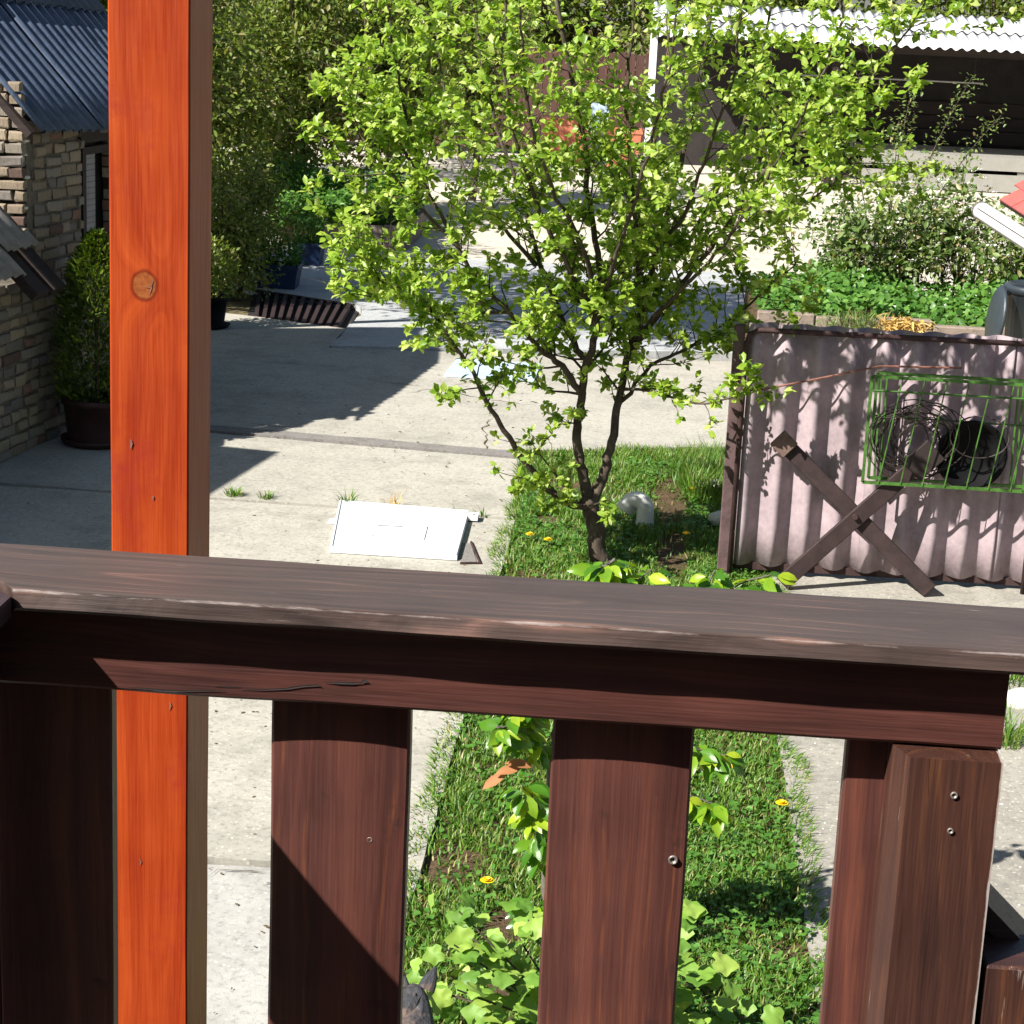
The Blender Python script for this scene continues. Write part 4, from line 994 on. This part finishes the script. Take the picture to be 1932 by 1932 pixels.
# --- young glossy-leaved tree just beyond the railing
yt = thing('young_tree', 'young tree with large glossy drooping leaves just beyond the railing', 'tree', (-.18, 5.82, -.02)); YB_ = Vector(yt.location); m = MB(); lp, ld = [], []
def ybranch(pts, dep, r0_, r1_, leafy=True, dens=3.4):
    pts = [(x, y - 20 if y < 1200 else y) for x, y in pts]
    P_ = [at(x, y, yy) if not isinstance(x, Vector) else x for (x, y), yy in zip(pts, dep)]; Q = []
    for a, b in zip(P_, P_[1:]):
        for k in range(6): Q.append(a.lerp(b, k / 6) + Vector((random.gauss(0, .004), random.gauss(0, .004), 0)))
    Q.append(P_[-1]); N = len(Q); m.tube([q - YB_ for q in Q], [r0_ + (r1_ - r0_) * i / (N - 1) for i in range(N)], 7)
    if leafy:
        for i in range(2, N):
            for _ in range(int(dens) + (random.random() < dens % 1)):
                a = random.uniform(0, 6.28); lp.append(tuple(Q[i])); ld.append((math.cos(a), math.sin(a), random.uniform(-1.1, .1)))
ybranch([(1035, 1850), (1030, 1700), (1032, 1560), (1038, 1440), (1055, 1330), (1090, 1200), (1130, 1110), (1160, 1075)], [5.82, 5.83, 5.85, 5.86, 5.88, 5.9, 5.92, 5.93], .014, .005, False)
for pts, dep in (([(1030, 1560), (1010, 1510), (985, 1480)], [5.84, 5.7, 5.62]), ([(1032, 1640), (1018, 1580), (1000, 1530)], [5.84, 5.72, 5.66]), ([(1040, 1430), (1000, 1390), (960, 1370), (935, 1372)], [5.87, 5.8, 5.74, 5.7]),
                 ([(1060, 1320), (1000, 1330), (960, 1350)], [5.88, 5.8, 5.75]), ([(1045, 1400), (1150, 1380), (1260, 1400), (1340, 1420), (1375, 1425)], [5.87, 5.9, 5.95, 6.0, 6.0]),
                 ([(1040, 1500), (1150, 1480), (1250, 1490), (1330, 1510), (1350, 1520)], [5.86, 5.9, 5.95, 5.95, 5.95]), ([(1060, 1320), (1180, 1240), (1300, 1180), (1400, 1120), (1455, 1105)], [5.88, 5.95, 6.0, 6.05, 6.05]),
                 ([(1100, 1190), (1180, 1130), (1230, 1095)], [5.9, 5.95, 6.0]), ([(1130, 1110), (1140, 1090), (1150, 1078)], [5.92, 5.92, 5.92]), ([(1300, 1180), (1330, 1130), (1350, 1095)], [6., 6., 6.]), ([(1035, 1750), (1015, 1720), (1005, 1700)], [5.83, 5.75, 5.7])):
    ybranch(pts, dep, .006, .002)
m.obj('trunk', 'twig_grey', yt, True)
P = np.array(lp); d = np.array(ld); n = len(P); d = d / np.linalg.norm(d, axis=1, keepdims=True); off = d * .02
sz = RNG.uniform(.048, .092, n); rot = frames(d, np.tile((-.4, -.5, .8), (n, 1)), .35); keep = np.arange(n); print('young leaves', n)
leafobjs(LONGLEAF, (P + off)[keep[:295]], rot[:295], sz[:295], 'glossy_leaf', yt, 1.15)
if n > 295: scatter('crown', LONGLEAF, (P + off)[295:] - np.array(YB_), rot[295:], sz[295:], 'glossy_leaf', 1.15, yt)
for j, (px, py) in enumerate(((955, 1462), (985, 1450), (1005, 1448))):
    p = at(px, py, 5.72); leafobjs(LONGLEAF, np.array([p]), frames(np.array([(-.7, -.2, -.35 + .3 * j)]), np.array([(.2, -.5, .8)])), np.array([.085]), 'dry_leaf', yt, .9, 'dry_leaf')

# --- currant bush at the foot of the picture
cb = thing('currant_bush', 'currant bush with pale green lobed leaves below the railing', 'bush', (-.05, 5.2, -.02)); CB_ = np.array(cb.location); m = MB(); lp, ld = [], []
for i in range(32):
    a = 6.283 * i / 32 + random.uniform(-.1, .1); rr = random.uniform(.15, .52); hh = random.uniform(.22, .58) - rr * .25
    e = Vector((rr * math.cos(a) * 1.05, rr * math.sin(a) * .75, hh)); m.tube([(0, 0, 0), e * .5 + Vector((0, 0, .06)), e], [.006, .004, .0025], 5, False)
    for k in range(15):
        f = .3 + .7 * k / 14; q = e * f + Vector((random.gauss(0, .035), random.gauss(0, .035), random.uniform(-.01, .05) + .06 * math.sin(f * 3.1))); lp.append(tuple(q)); ld.append((math.cos(a) + random.gauss(0, .9), math.sin(a) + random.gauss(0, .9), random.uniform(-.5, .25)))
m.obj('stem', 'bark', cb, True); P = np.array(lp) + CB_; d = np.array(ld); n = len(P); print('currant leaves', n)
rot = frames(d, np.tile((-.25, -.45, 1.), (n, 1)), .6); sz = RNG.uniform(.042, .08, n); order = np.argsort(-P[:, 2] * 1.5 - sz * 4)
leafobjs(LOBED, P[order[:290]], rot[order[:290]], sz[order[:290]], 'currant_leaf', cb)
if n > 290: scatter('foliage', LOBED, P[order[290:]] - CB_, rot[order[290:]], sz[order[290:]], 'currant_leaf', 1., cb)

# --- potted thuja by the shed
tp = gr(168, 848); th = thing('potted_thuja', 'thuja in a brown pot beside the brick shed wall', 'shrub', (tp.x, tp.y + .2, 0))
MB().lathe([(0, .0), (.2, 0), (.235, .03), (.235, .045), (.19, .03), (.19, .04), (.215, .27), (.23, .27), (.23, .31), (.2, .31), (.19, .25), (0, .25)], 28).obj('pot', 'brown_pot', th, True)
MB().tube([(0, 0, .2), (0, 0, 1.2)], [.02, .008], 6).obj('stem', 'bark', th)
n = 9000; z = RNG.uniform(.26, 1.36, n); prof = np.interp(z, [.26, .5, .8, 1.1, 1.25, 1.36], [.20, .27, .24, .17, .10, .02]); a = RNG.uniform(0, 6.28, n); rr = prof * RNG.uniform(.25, 1.08, n) ** .45 * (1 + .28 * np.sin(a * 5 + z * 9) * np.sin(z * 17 + a))
P = np.stack([rr * np.cos(a), rr * np.sin(a), z], 1); d = np.stack([np.cos(a) + RNG.normal(0, .5, n), np.sin(a) + RNG.normal(0, .5, n), RNG.uniform(.1, 1.6, n)], 1)
scatter('foliage', SPRAY, P, frames(d, None, .8), RNG.uniform(.025, .055, n), 'thuja_leaf', 1., th)

# --- background trees and hedge
bushy('hedge_tree', 'tall leafy tree overhanging the yard behind the brick shed', 'tree', (-5.7, 15.9, 0), 3.7, (2.1, .4, 4.2), (2.0, 1.8, 1.2), 20000, (.07, .12), 'hedge_leaf', 95, .08, 'trees along the back hedge', clump_r=.34)
bushy('hedge_tree', 'leafy olive green tree beside the orange post behind the shed', 'tree', (-5.0, 18.6, 0), 1.3, (.25, -.3, 2.6), (1.1, 1.1, 1.3), 11000, (.05, .09), 'hedge_leaf', 75, .07, 'trees along the back hedge')
bushy('hedge_tree', 'unseen tree left of the shed added to shade the drain grate', 'tree', (-6.3, 17.3, 0), 1.6, (.2, .2, 2.8), (1.2, 1.1, 1.1), 9000, (.07, .11), 'hedge_leaf', 80, .07, 'trees along the back hedge')  # out of view, added for the shade it casts around the grate
bushy('hedge_tree', 'leafy tree mostly hidden behind the orange post, added to shade the yard', 'tree', (-5.7, 20.3, 0), 1.3, (0, 0, 2.5), (1.15, 1.1, 1.3), 10000, (.06, .10), 'hedge_leaf', 80, .07, 'trees along the back hedge')  # mostly out of view, added to darken the ground before the raised bed
for (x, y, th_, c, r, nl, lab) in ((-5.55, 23.6, 1.3, (0, 0, 1.9), (1.1, .9, 1.75), 12000, 'dense olive hedge tree left of the raised bed'), (-4.45, 25.6, 1.2, (0, 0, 2.0), (1.0, .9, 1.7), 12000, 'hedge tree with dark straight trunk behind the raised bed'),
                                   (-3.35, 26.4, 1.0, (0, 0, 2.0), (.95, .9, 1.7), 11000, 'brownish green hedge tree behind the strawberry bed'), (-2.55, 28.6, 1.2, (0, 0, 2.2), (.8, .9, 1.6), 8000, 'rightmost hedge tree behind the strawberry bed'), (-6.6, 30, 1.4, (0, 0, 2.6), (1.6, 1.4, 2.2), 9000, 'tall hedge tree at the back left next to the orange post'),
                                   (-4.4, 33.5, 1.6, (0, 0, 2.7), (1.5, 1.2, 1.6), 7000, 'hedge tree before the brown board fence')):
    bushy('hedge_tree', lab, 'tree', (x, y, 0), th_, c, r, nl, (.06, .11), 'hedge_leaf', 110, .06, 'trees along the back hedge', clump_r=.3)
for (x, y, c, r, nl, lab) in ((-6.5, 41, (0, 0, 2.6), (2.6, 1.2, 2.2), 6000, 'leftmost tall hedge bush behind the board fence'), (-2, 41.5, (0, 0, 2.6), (2.6, 1.2, 2.2), 7000, 'tall hedge bush behind the middle of the board fence'),
                              (2.4, 42, (0, 0, 2.6), (2.6, 1.2, 2.0), 7000, 'tall hedge bush behind the left end of the open shed'), (6.6, 42, (0, 0, 2.6), (2.6, 1.2, 2.1), 7000, 'tall hedge bush behind the open shed roof'),
                              (10.5, 42, (0, 0, 2.6), (2.6, 1.2, 2.1), 5000, 'rightmost tall hedge bush behind the open shed')):
    bushy('hedge_bush', lab, 'bush', (x, y, 0), .8, c, r, nl, (.11, .2), 'hedge_leaf', 90, .07, 'hedge behind the yard', clump_r=.5, stems=3)
bushy('dark_bush', 'dark leafy bush above the blue tub next to the orange post', 'bush', (-4.1, 19.9, 0), .4, (0, 0, .75), (.65, .55, .62), 7000, (.03, .055), 'hedge_leaf', 60, .03, None, clump_r=.2, stems=4)
bushy('dark_bush', 'dark low bush behind the black pot next to the orange post', 'bush', (-4.0, 18.95, 0), .4, (0, 0, .55), (.5, .45, .55), 6500, (.03, .055), 'hedge_leaf', 60, .03, None, clump_r=.2, stems=4)
bushy('hedge_shrub', 'low shrub with grassy leaves between hedge trunks', 'bush', (-4.6, 24.4, 0), .3, (0, 0, .45), (.8, .6, .5), 3500, (.05, .09), 'bed_leaf', 40, .02, None, clump_r=.2, stems=4)
o = thing('leaning_pole', 'dark thin pole leaning in front of the hedge', 'pole', tuple(gr(440, 412)))
e = at(645, 308, gr(440, 412).y + .8) - o.location; MB().tube([(0, 0, 0), e * .5 + Vector((0, 0, .02)), e], [.02, .018, .014], 6).obj('pole', 'bark', o)
# pot by the orange post
p = gr(412, 622); o = thing('black_pot', 'black plant pot with saucer right of the orange post', 'pot', (p.x - .12, p.y + .12, 0))
MB().lathe([(0, 0), (.17, 0), (.2, .03), (.17, .035), (.14, .02), (.17, .24), (.18, .24), (.18, .27), (.15, .27), (.14, .22), (0, .22)], 24).obj('pot', 'black_plastic', o, True)
n = 1400; P = crownpts(n, (0, 0, .5), (.28, .25, .3)); d = P - np.array((0, 0, .2)) + RNG.normal(0, .2, (n, 3)); scatter('foliage', LEAF, P, frames(d, None, .5), RNG.uniform(.03, .06, n), 'hedge_leaf', 1., o)
MB().tube([(0, 0, .2), (.02, 0, .55)], .008, 5).obj('stem', 'bark', o)


def tub(name, lab, x, y, wx, wy, h, mat, plant=True):
    o = thing(name, lab, 'tub', (x, y, 0)); m = MB(); k = .86
    def ringv(s, z): return [(-wx / 2 * s, -wy / 2 * s, z), (wx / 2 * s, -wy / 2 * s, z), (wx / 2 * s, wy / 2 * s, z), (-wx / 2 * s, wy / 2 * s, z)]
    lv = [(k, 0), (1, h - .04), (1.06, h - .04), (1.06, h), (.97, h), (.94, h - .06)]
    for s, z in lv: m.v += ringv(s, z)
    for i in range(len(lv) - 1):
        for j in range(4): m.f.append((i * 4 + j, i * 4 + (j + 1) % 4, (i + 1) * 4 + (j + 1) % 4, (i + 1) * 4 + j))
    m.f.append((3, 2, 1, 0)); m.obj('tub_body', mat, o)
    MB().box(-wx * .46, wx * .46, -wy * .46, wy * .46, h - .08, h - .05).obj('earth', 'soil', o)
    if plant:
        n = 900; P = np.stack([RNG.uniform(-wx / 2, wx / 2, n), RNG.uniform(-wy / 2, wy / 2, n), h - .05 + RNG.uniform(0, .3, n)], 1); d = RNG.normal(0, 1, (n, 3)); d[:, 2] = np.abs(d[:, 2])
        scatter('foliage', LEAF, P, frames(d, None, .4), RNG.uniform(.03, .06, n), 'bed_leaf', 1., o)
    return o


p = gr(520, 546); tub('blue_tub', 'dark blue plastic tub at the corner of the drain grate', p.x, p.y + .15, .42, .3, .24, 'blue_plastic')
p = gr(578, 502); tub('blue_tub', 'smaller blue plastic tub left of the raised bed', p.x, p.y + .15, .3, .3, .24, 'blue_plastic')
# raised bed with strawberries
rb = thing('raised_bed', 'raised bed with concrete border and low green plants', 'raised bed', (-3.28, 23.7, 0))
for i, (x0, x1) in enumerate(((-.50, -.12), (-.11, .27), (.28, .53))): MB().box(x0, x1, -.92, -.85, 0, .26 + .01 * i, .008).obj('border_slab', 'kerb', rb)
for i in range(3): MB().box(.48, .55, -.83 + i * .62, -.83 + i * .62 + .6, 0, .27, .008).obj('border_slab', 'kerb', rb)
MB().box(-.9, .47, -.84, 1.2, 0, .2).obj('earth', 'soil', rb)
n = 5200; P = np.stack([RNG.uniform(-1.0, .5, n), RNG.uniform(-.86, 1.2, n), np.zeros(n)], 1); P[:, 2] = .2 + RNG.uniform(0, .32, n) + .12 * np.sin(P[:, 0] * 7) * np.sin(P[:, 1] * 5) + .12 * (P[:, 1] > .2); d = RNG.normal(0, 1, (n, 3)); d[:, 2] *= .5
scatter('foliage', LEAF, P, frames(d, np.tile((-.3, -.4, 1.), (n, 1)), .4), RNG.uniform(.05, .095, n), 'bed_leaf', 1.6, rb)
MB().tube([(-.02, -.3, .2), (-.02, -.3, .75)], .018, 6).obj('stake', 'pale_board', rb); MB().tube([(.33, -.75, .2), (.35, -.75, .9)], .012, 6).obj('stake', 'twig_grey', rb)

# ------------------------------------------------------------------ back fence, planters
bf = thing('board_fence', 'brown vertical board fence at the back of the yard', 'fence', (-3, 37.0, 0))
for i in range(40):
    h_ = 1.78 + random.uniform(-.03, .03); x = -3.6 + i * .165
    MB().box(-.076, .076, -.012, .012, -h_ / 2, h_ / 2).obj('board', 'fence_board', bf, loc=(x, random.uniform(-.008, .008), .1 + h_ / 2))
for z in (.45, 1.5): MB().box(-3.7, 3.0, .02, .06, z, z + .08).obj('fence_rail', 'fence_board', bf)
def planter(lab, x0, x1, zb, zt, y):
    o = thing('planter', lab, 'planter', ((x0 + x1) / 2, y, 0)); w_ = (x1 - x0) / 2; m = MB()
    lv = [(.78, 0), (.97, zt - .07), (1.05, zt - .07), (1.05, zt), (.92, zt), (.9, zt - .1)]
    for s, z in lv: m.v += [(-w_ * s, -.22 * s, z), (w_ * s, -.22 * s, z), (w_ * s, .22 * s, z), (-w_ * s, .22 * s, z)]
    for i in range(len(lv) - 1):
        for j in range(4): m.f.append((i * 4 + j, i * 4 + (j + 1) % 4, (i + 1) * 4 + (j + 1) % 4, (i + 1) * 4 + j))
    m.obj('planter_body', 'terracotta', o); MB().box(-w_ * .9, w_ * .9, -.19, .19, zt - .12, zt - .1).obj('earth', 'soil', o)
planter('larger terracotta planter seen through the plum tree branches', -1.94, -1.13, .2, .76, 35.4); planter('smaller terracotta planter right of the pale blue board', -.87, -.21, .3, .65, 35.5)
o = thing('pale_blue_board', 'pale blue board standing between the two terracotta planters', 'board', (-.97, 35.75, 0)); MB().box(-.16, .16, -.015, .015, 0, 1.05, .004).obj('board', 'pale_blue', o); MB().box(-.02, .02, .016, .05, 0, .9).obj('prop', 'fence_board', o)

# ------------------------------------------------------------------ open shed (carport)
cs = thing('open_shed', 'long open shed with white corrugated roof and dark interior', 'shed', (3.5, 34, 0))
ey = Vector((0, 2.75, .44)).normalized(); ex = Vector((1, 0, 0)); ez = ex.cross(ey)
for i in range(8):
    o = corr(1.12, 1.6, .177, .024, .007, 2, 8).obj('roof_sheet', 'white_cement', cs, True); frame_obj(o, Vector((-3.65 + i * 1.06, -.35, 2.29 + .006 * (i % 2))), ex, ey, ez)
    o = corr(1.12, 1.5, .177, .024, .007, 2, 8).obj('roof_sheet', 'white_cement', cs, True); frame_obj(o, Vector((-3.65 + i * 1.06, -.35, 2.29 + .006 * (i % 2))) + ey * 1.42 + ez * .03, ex, ey, ez)
for i, x in enumerate((-3.6, -.6, 4.9)): MB().box(x - .06, x + .06, -.06, .06, 0, 2.28).obj('post', 'white_paint' if i == 0 else 'dark_board', cs)
MB().box(-3.6, 5, -.04, .04, 2.16, 2.27).obj('beam', 'dark_board', cs)
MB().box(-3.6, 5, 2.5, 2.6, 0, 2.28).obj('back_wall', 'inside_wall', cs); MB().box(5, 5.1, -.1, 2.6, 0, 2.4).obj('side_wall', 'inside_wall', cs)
for z0, z1, y in ((.02, .30, -.02), (.36, .58, .0)):
    for k in range(3):
        MB().box(-.05 + k * 1.7, 1.64 + k * 1.7, y, y + .03, z0, z1).obj('front_board', 'pale_board', cs)
MB().box(-.05, 5, .03, 2.4, .50, .56).obj('platform', 'pale_board', cs)
for x in (.8, 2.5, 4.2): MB().box(x, x + .15, .03, .1, 0, .5).obj('platform_leg', 'pale_board', cs)
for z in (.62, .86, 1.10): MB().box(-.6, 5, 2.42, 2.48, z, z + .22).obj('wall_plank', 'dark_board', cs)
o = thing('clothes_rod', 'thin pale rod hanging level inside the open shed', 'rod', (4.2, 34.4, 1.74)); MB().tube([(-3, 0, 0), (1.15, 0, .0)], .014, 6).obj('rod', 'pale_board', o)
for x in (-2.5, 1.0): MB().tube([(x, 0, 0), (x, 0, .55)], .004, 4).obj('cord', 'wire', o)

# ------------------------------------------------------------------ bed with shrubs behind the pink panel
kb = thing('kerb_wall', 'low concrete kerb wall behind the pink panel', 'wall', (1.9, 15.95, 0))
for i in range(6): MB().box(-1.0 + i * .46, -.55 + i * .46, -.05, .05, 0, .55 + random.uniform(-.02, .03), .01).obj('kerb_stone', 'kerb', kb)
MB().box(-1.0, 1.8, .06, 2.2, 0, .48).obj('earth', 'soil', kb)
n = 6500; P = np.stack([RNG.uniform(.95, 3.6, n), RNG.uniform(15.95, 18.0, n), np.zeros(n)], 1); P[:, 2] = .46 + RNG.uniform(0, .16, n) + .1 * np.sin(P[:, 0] * 4 + 1) + .05 * (P[:, 1] - 16); d = RNG.normal(0, 1, (n, 3)); d[:, 2] *= .5
g = scatter('ground_cover', LEAF, P, frames(d, np.tile((-.3, -.4, 1.), (n, 1)), .4), RNG.uniform(.04, .075, n), 'bed_leaf', 1.7); tag(g, 'leafy green ground cover behind the pink panel', 'ground cover')
st_ = thing('straw_heap', 'heap of golden dry stalks on the kerb above the pink panel', 'straw', (2.02, 15.8, .45)); n = 700
P = np.stack([RNG.normal(0, .09, n), RNG.normal(0, .06, n), RNG.uniform(0, .14, n)], 1); d = RNG.normal(0, 1, (n, 3)); d[:, 2] = -.3 + d[:, 2] * .4; scatter('stalks', BLADE, P, frames(d, None, .5), RNG.uniform(.05, .11, n), 'straw', .16, st_)
n = 500; P = np.stack([RNG.normal(0, .13, n), RNG.normal(0, .06, n), RNG.uniform(0, .12, n)], 1)
o = thing('lavender_clump', 'grey green clump on the kerb left of the golden straw', 'plant', (1.66, 15.86, .48)); scatter('foliage', BLADE, P, frames(RNG.normal(0, 1, (n, 3)) + np.array((0, 0, 1)), None, .4), RNG.uniform(.04, .09, n), 'rose_leaf', .12, o)
for (x, y, hgt, rx, nl, fl, lab) in ((1.75, 17.6, .95, .38, 1500, 30, 'sparse shrub left of the rose bushes, half behind the plum'), (2.25, 17.9, 1.0, .38, 1600, 60, 'rose bush with pale blooms behind the pink panel centre'),
                                     (2.75, 18.0, 1.1, .36, 1500, 80, 'rose bush with white blooms behind the red roof'), (3.15, 17.6, .9, .3, 1300, 24, 'rightmost shrub behind the grey bin')):
    t = bushy('rose_bush', lab, 'bush', (x, y, .45), .25, (0, 0, .5 * hgt), (rx, rx, .5 * hgt), int(nl * .9), (.045, .085), 'rose_leaf', 44, .012, 'shrubs behind the pink panel', stems=4, clump_r=.16, power=.6)
    P = crownpts(fl, (0, 0, .6 * hgt), (rx, rx, .5 * hgt), .3)
    for p_ in P:
        mm = MB()
        for j in range(5):
            a = 6.283 * j / 5; mm.add([(0, 0, 0), (.03 * math.cos(a - .5), .03 * math.sin(a - .5), .012), (.042 * math.cos(a), .042 * math.sin(a), .02), (.03 * math.cos(a + .5), .03 * math.sin(a + .5), .012)], [(0, 1, 2, 3)])
        mm.obj('bloom', 'petal_white', t, loc=tuple(p_))
# tall twiggy branch shrub at the right of the crown
t = thing('twiggy_shrub', 'tall slender shrub with small leaves in front of the open shed', 'shrub', (2.25, 19.5, 0)); m = MB(); lp, ld = [], []
for (dx, hh, bend) in ((-.1, 2.2, .25), (.15, 2.35, .55), (.05, 1.9, .0), (-.3, 1.8, -.1), (.3, 2.0, .7), (-.2, 1.5, -.35), (.1, 1.6, .3)):
    pts = [Vector((dx * k / 8 + bend * (k / 8) ** 2, .1 * math.sin(k), hh * k / 8)) for k in range(9)]; m.tube(pts, [.014 - .0014 * k for k in range(9)], 5)
    for k in range(2, 9):
        for _ in range(70):
            q = pts[k - 1].lerp(pts[k], random.random()) + Vector((random.gauss(0, .06 if k > 5 else .12), random.gauss(0, .06), random.gauss(0, .04))); lp.append(tuple(q)); ld.append((random.gauss(0, 1), random.gauss(0, 1), random.gauss(.2, .6)))
m.obj('stem', 'bark', t, True); P = np.array(lp); scatter('foliage', LEAF, P, frames(np.array(ld), None, .4), RNG.uniform(.025, .06, len(P)), 'rose_leaf', 1., t)
# wire mesh fence
wf = thing('wire_fence', 'thin wire mesh fence behind the grey bin', 'fence', (3.3, 19.0, 0)); m = MB()
for i in range(30): m.tube([(-1.2 + i * .1, 0, .25), (-1.2 + i * .1, 0, 1.0)], .0035, 4)
for k in range(8): m.tube([(-1.2, 0, .28 + k * .1), (1.7, 0, .28 + k * .1)], .0035, 4)
m.obj('mesh', 'steel', wf)
for x in (-1.2, .3, 1.7): MB().tube([(x, .02, 0), (x, .02, 1.05)], .02, 8).obj('post', 'steel', wf)
# grey bin with its lid hanging open
bn = thing('grey_bin', 'dark grey plastic bin with its round lid hanging open', 'bin', (2.84, 14.6, 0))
MB().lathe([(0, 0), (.21, 0), (.245, 1.02), (.27, 1.03), (.275, 1.07), (.25, 1.08), (.235, 1.03), (.2, .05), (0, .05)], 32).obj('bin_body', 'grey_plastic', bn, True)
m = MB().lathe([(0, .035), (.14, .03), (.23, .012), (.25, -.015), (.24, -.02), (.22, 0), (0, .015)], 32); o = m.obj('lid', 'grey_plastic', bn, True); o.location = (-.335, -.12, .84); o.rotation_euler = (R(4), R(-84), R(3)); o.scale = (.95, .8, .8)
MB().box(-.3, -.24, -.06, .04, 1.0, 1.06).obj('hinge', 'grey_plastic', bn); MB().tube([(.2 * math.cos(a_ / 5), -.27, 1.1) for a_ in range(0, 2)], .01, 4).obj('handle', 'grey_plastic', bn)
# small red roof with white gutter
rr_ = thing('red_roof_shelter', 'small shelter with red shingle roof and white rounded gutter at right edge', 'shelter', (3.35, 15.6, 0))
g0 = at(1848, 396, 16.4) - rr_.location; g1 = at(2080, 545, 14.3) - rr_.location
dd = (g1 - g0).normalized(); m = MB()
m.tube([g0, g0 + dd * .05, g1], [.055, .072, .072], 16); m.obj('gutter', 'white_paint', rr_, True)
for a_ in (60, 118):
    nrm = dd.orthogonal().normalized(); q = Matrix.Rotation(R(a_), 3, dd) @ Vector((0, 0, 1)); q = (q - dd * q.dot(dd)).normalized() * .0725
    MB().tube([g0 + dd * .1 + q, g1 + q], .006, 5).obj('gutter_seam', 'steel', rr_)
MB().tube([g0 + dd * .02, g0 + dd * .035], .075, 16).obj('gutter_band', 'steel', rr_)
c0 = g0 + Vector((.17, .1, .075)); c1 = g1 + Vector((.17, .1, .06)); rise = Vector((1.0, .75, .52)); rl = rise.length; rv = rise.normalized(); cl_ = (c1 - c0).length; cx = (c1 - c0).normalized()
for row in range(6):
    for k in range(9):
        a0 = c0 + cx * (cl_ * (k - .4 * (row % 2)) / 9) + rv * (row * rl / 6); nz = cx.cross(rv).normalized(); nz = nz if nz.z > 0 else -nz
        e1 = cx * (cl_ / 9 - .008); e2 = rv * (rl / 6 + .03); up1 = nz * .012; MB().add([a0 + up1, a0 + e1 + up1, a0 + e1 + e2, a0 + e2, a0, a0 + e1], [(0, 1, 2, 3), (4, 5, 1, 0)]).obj('shingle', 'red_shingle', rr_)
MB().add([c0 - nz * .004, c1 - nz * .004, c1 + rise - nz * .004, c0 + rise - nz * .004, c0 - nz * .03, c1 - nz * .03, c1 + rise - nz * .03, c0 + rise - nz * .03], [(0, 1, 2, 3), (7, 6, 5, 4), (0, 4, 5, 1), (1, 5, 6, 2), (2, 6, 7, 3), (3, 7, 4, 0)]).obj('roof_deck', 'dark_board', rr_)
for q in (c0 + rise * .8, c1 + rise * .8): MB().box(q.x - .04, q.x + .04, q.y - .04, q.y + .04, 0, q.z - .02).obj('post', 'fence_board', rr_)
# white stones at right edge
for k, (px, py, r_, lab) in enumerate(((1928, 1330, .09, 'white stone at the right edge beyond the handrail end'), (1355, 930, .1, 'white stone at the foot of the pink panel'), (1362, 985, .08, 'pale stone against the left post of the pink panel'))):
    p = gr(px, py); m = MB().lathe([(0, -.3), (.8, -.2), (1, .2), (.8, .6), (.4, .8), (0, .85)], 10); m.v = [(x * r_ * (1 + .25 * mnoise.noise(Vector((x * 2, y * 2, z + k * 7)))), y * r_ * .8, z * r_) for x, y, z in m.v]
    o = m.obj('white_stone', 'stone_white', None, True, loc=p); tag(o, lab, 'stone', 'white stones')

# ------------------------------------------------------------------ dog by the currant bush
dg_ = thing('dog', 'dark grey furry dog mostly hidden by slat and currant bush', 'dog', (-.50, 4.72, 0))
def skin(name, pts, edges, radii, mat, parent, sub=2):
    me = bpy.data.meshes.new(name); me.from_pydata(pts, edges, []); o = link(name, me, parent); me.materials.append(M[mat])
    sk = o.modifiers.new('skin', 'SKIN'); me.skin_vertices.new() if not me.skin_vertices else None
    for v, r_ in zip(me.skin_vertices[0].data, radii): v.radius = r_ if hasattr(r_, '__len__') else (r_, r_)
    me.skin_vertices[0].data[0].use_root = True
    sb = o.modifiers.new('sub', 'SUBSURF'); sb.levels = sub; sb.render_levels = sub; return o
V_ = [(.04, -.34, .20), (.03, -.15, .25), (.02, .0, .28), (.01, .06, .36), (0, .09, .405), (-.012, .055, .375), (-.025, -.0, .335), (-.03, -.035, .315), (.02, .01, .14), (.02, .02, .02), (.06, -.02, .14), (.065, 0, .02), (.06, -.36, .1), (.06, -.28, .02), (-.02, -.38, .1), (-.02, -.30, .02), (.06, -.45, .2), (.09, -.56, .16)]
E_ = [(0, 1), (1, 2), (2, 3), (3, 4), (4, 5), (5, 6), (6, 7), (2, 8), (8, 9), (2, 10), (10, 11), (0, 12), (12, 13), (0, 14), (14, 15), (0, 16), (16, 17)]
skin('body', V_, E_, [.10, .10, .085, .06, .06, .055, .036, .028, .028, .024, .028, .024, .045, .026, .045, .026, .02, .012], 'fur', dg_)
for s in (-1, 1):
    o = MB().lathe([(.024, -.01), (.022, .012), (.013, .035), (.003, .055)], 10).obj('ear', 'fur', dg_, True); o.location = (s * .036 + .002, .095, .425); o.rotation_euler = (R(-28), R(s * 22), 0); o.scale = (1, .5, 1)
for s in (-1, 1): MB().lathe([(0, -.006), (.006, 0), (0, .006)], 8, (s * .03 - .016, .045, .425)).obj('eye', 'black_plastic', dg_, True)
MB().lathe([(0, -.008), (.011, 0), (0, .008)], 8, (-.03, -.062, .318)).obj('nose', 'black_plastic', dg_, True)
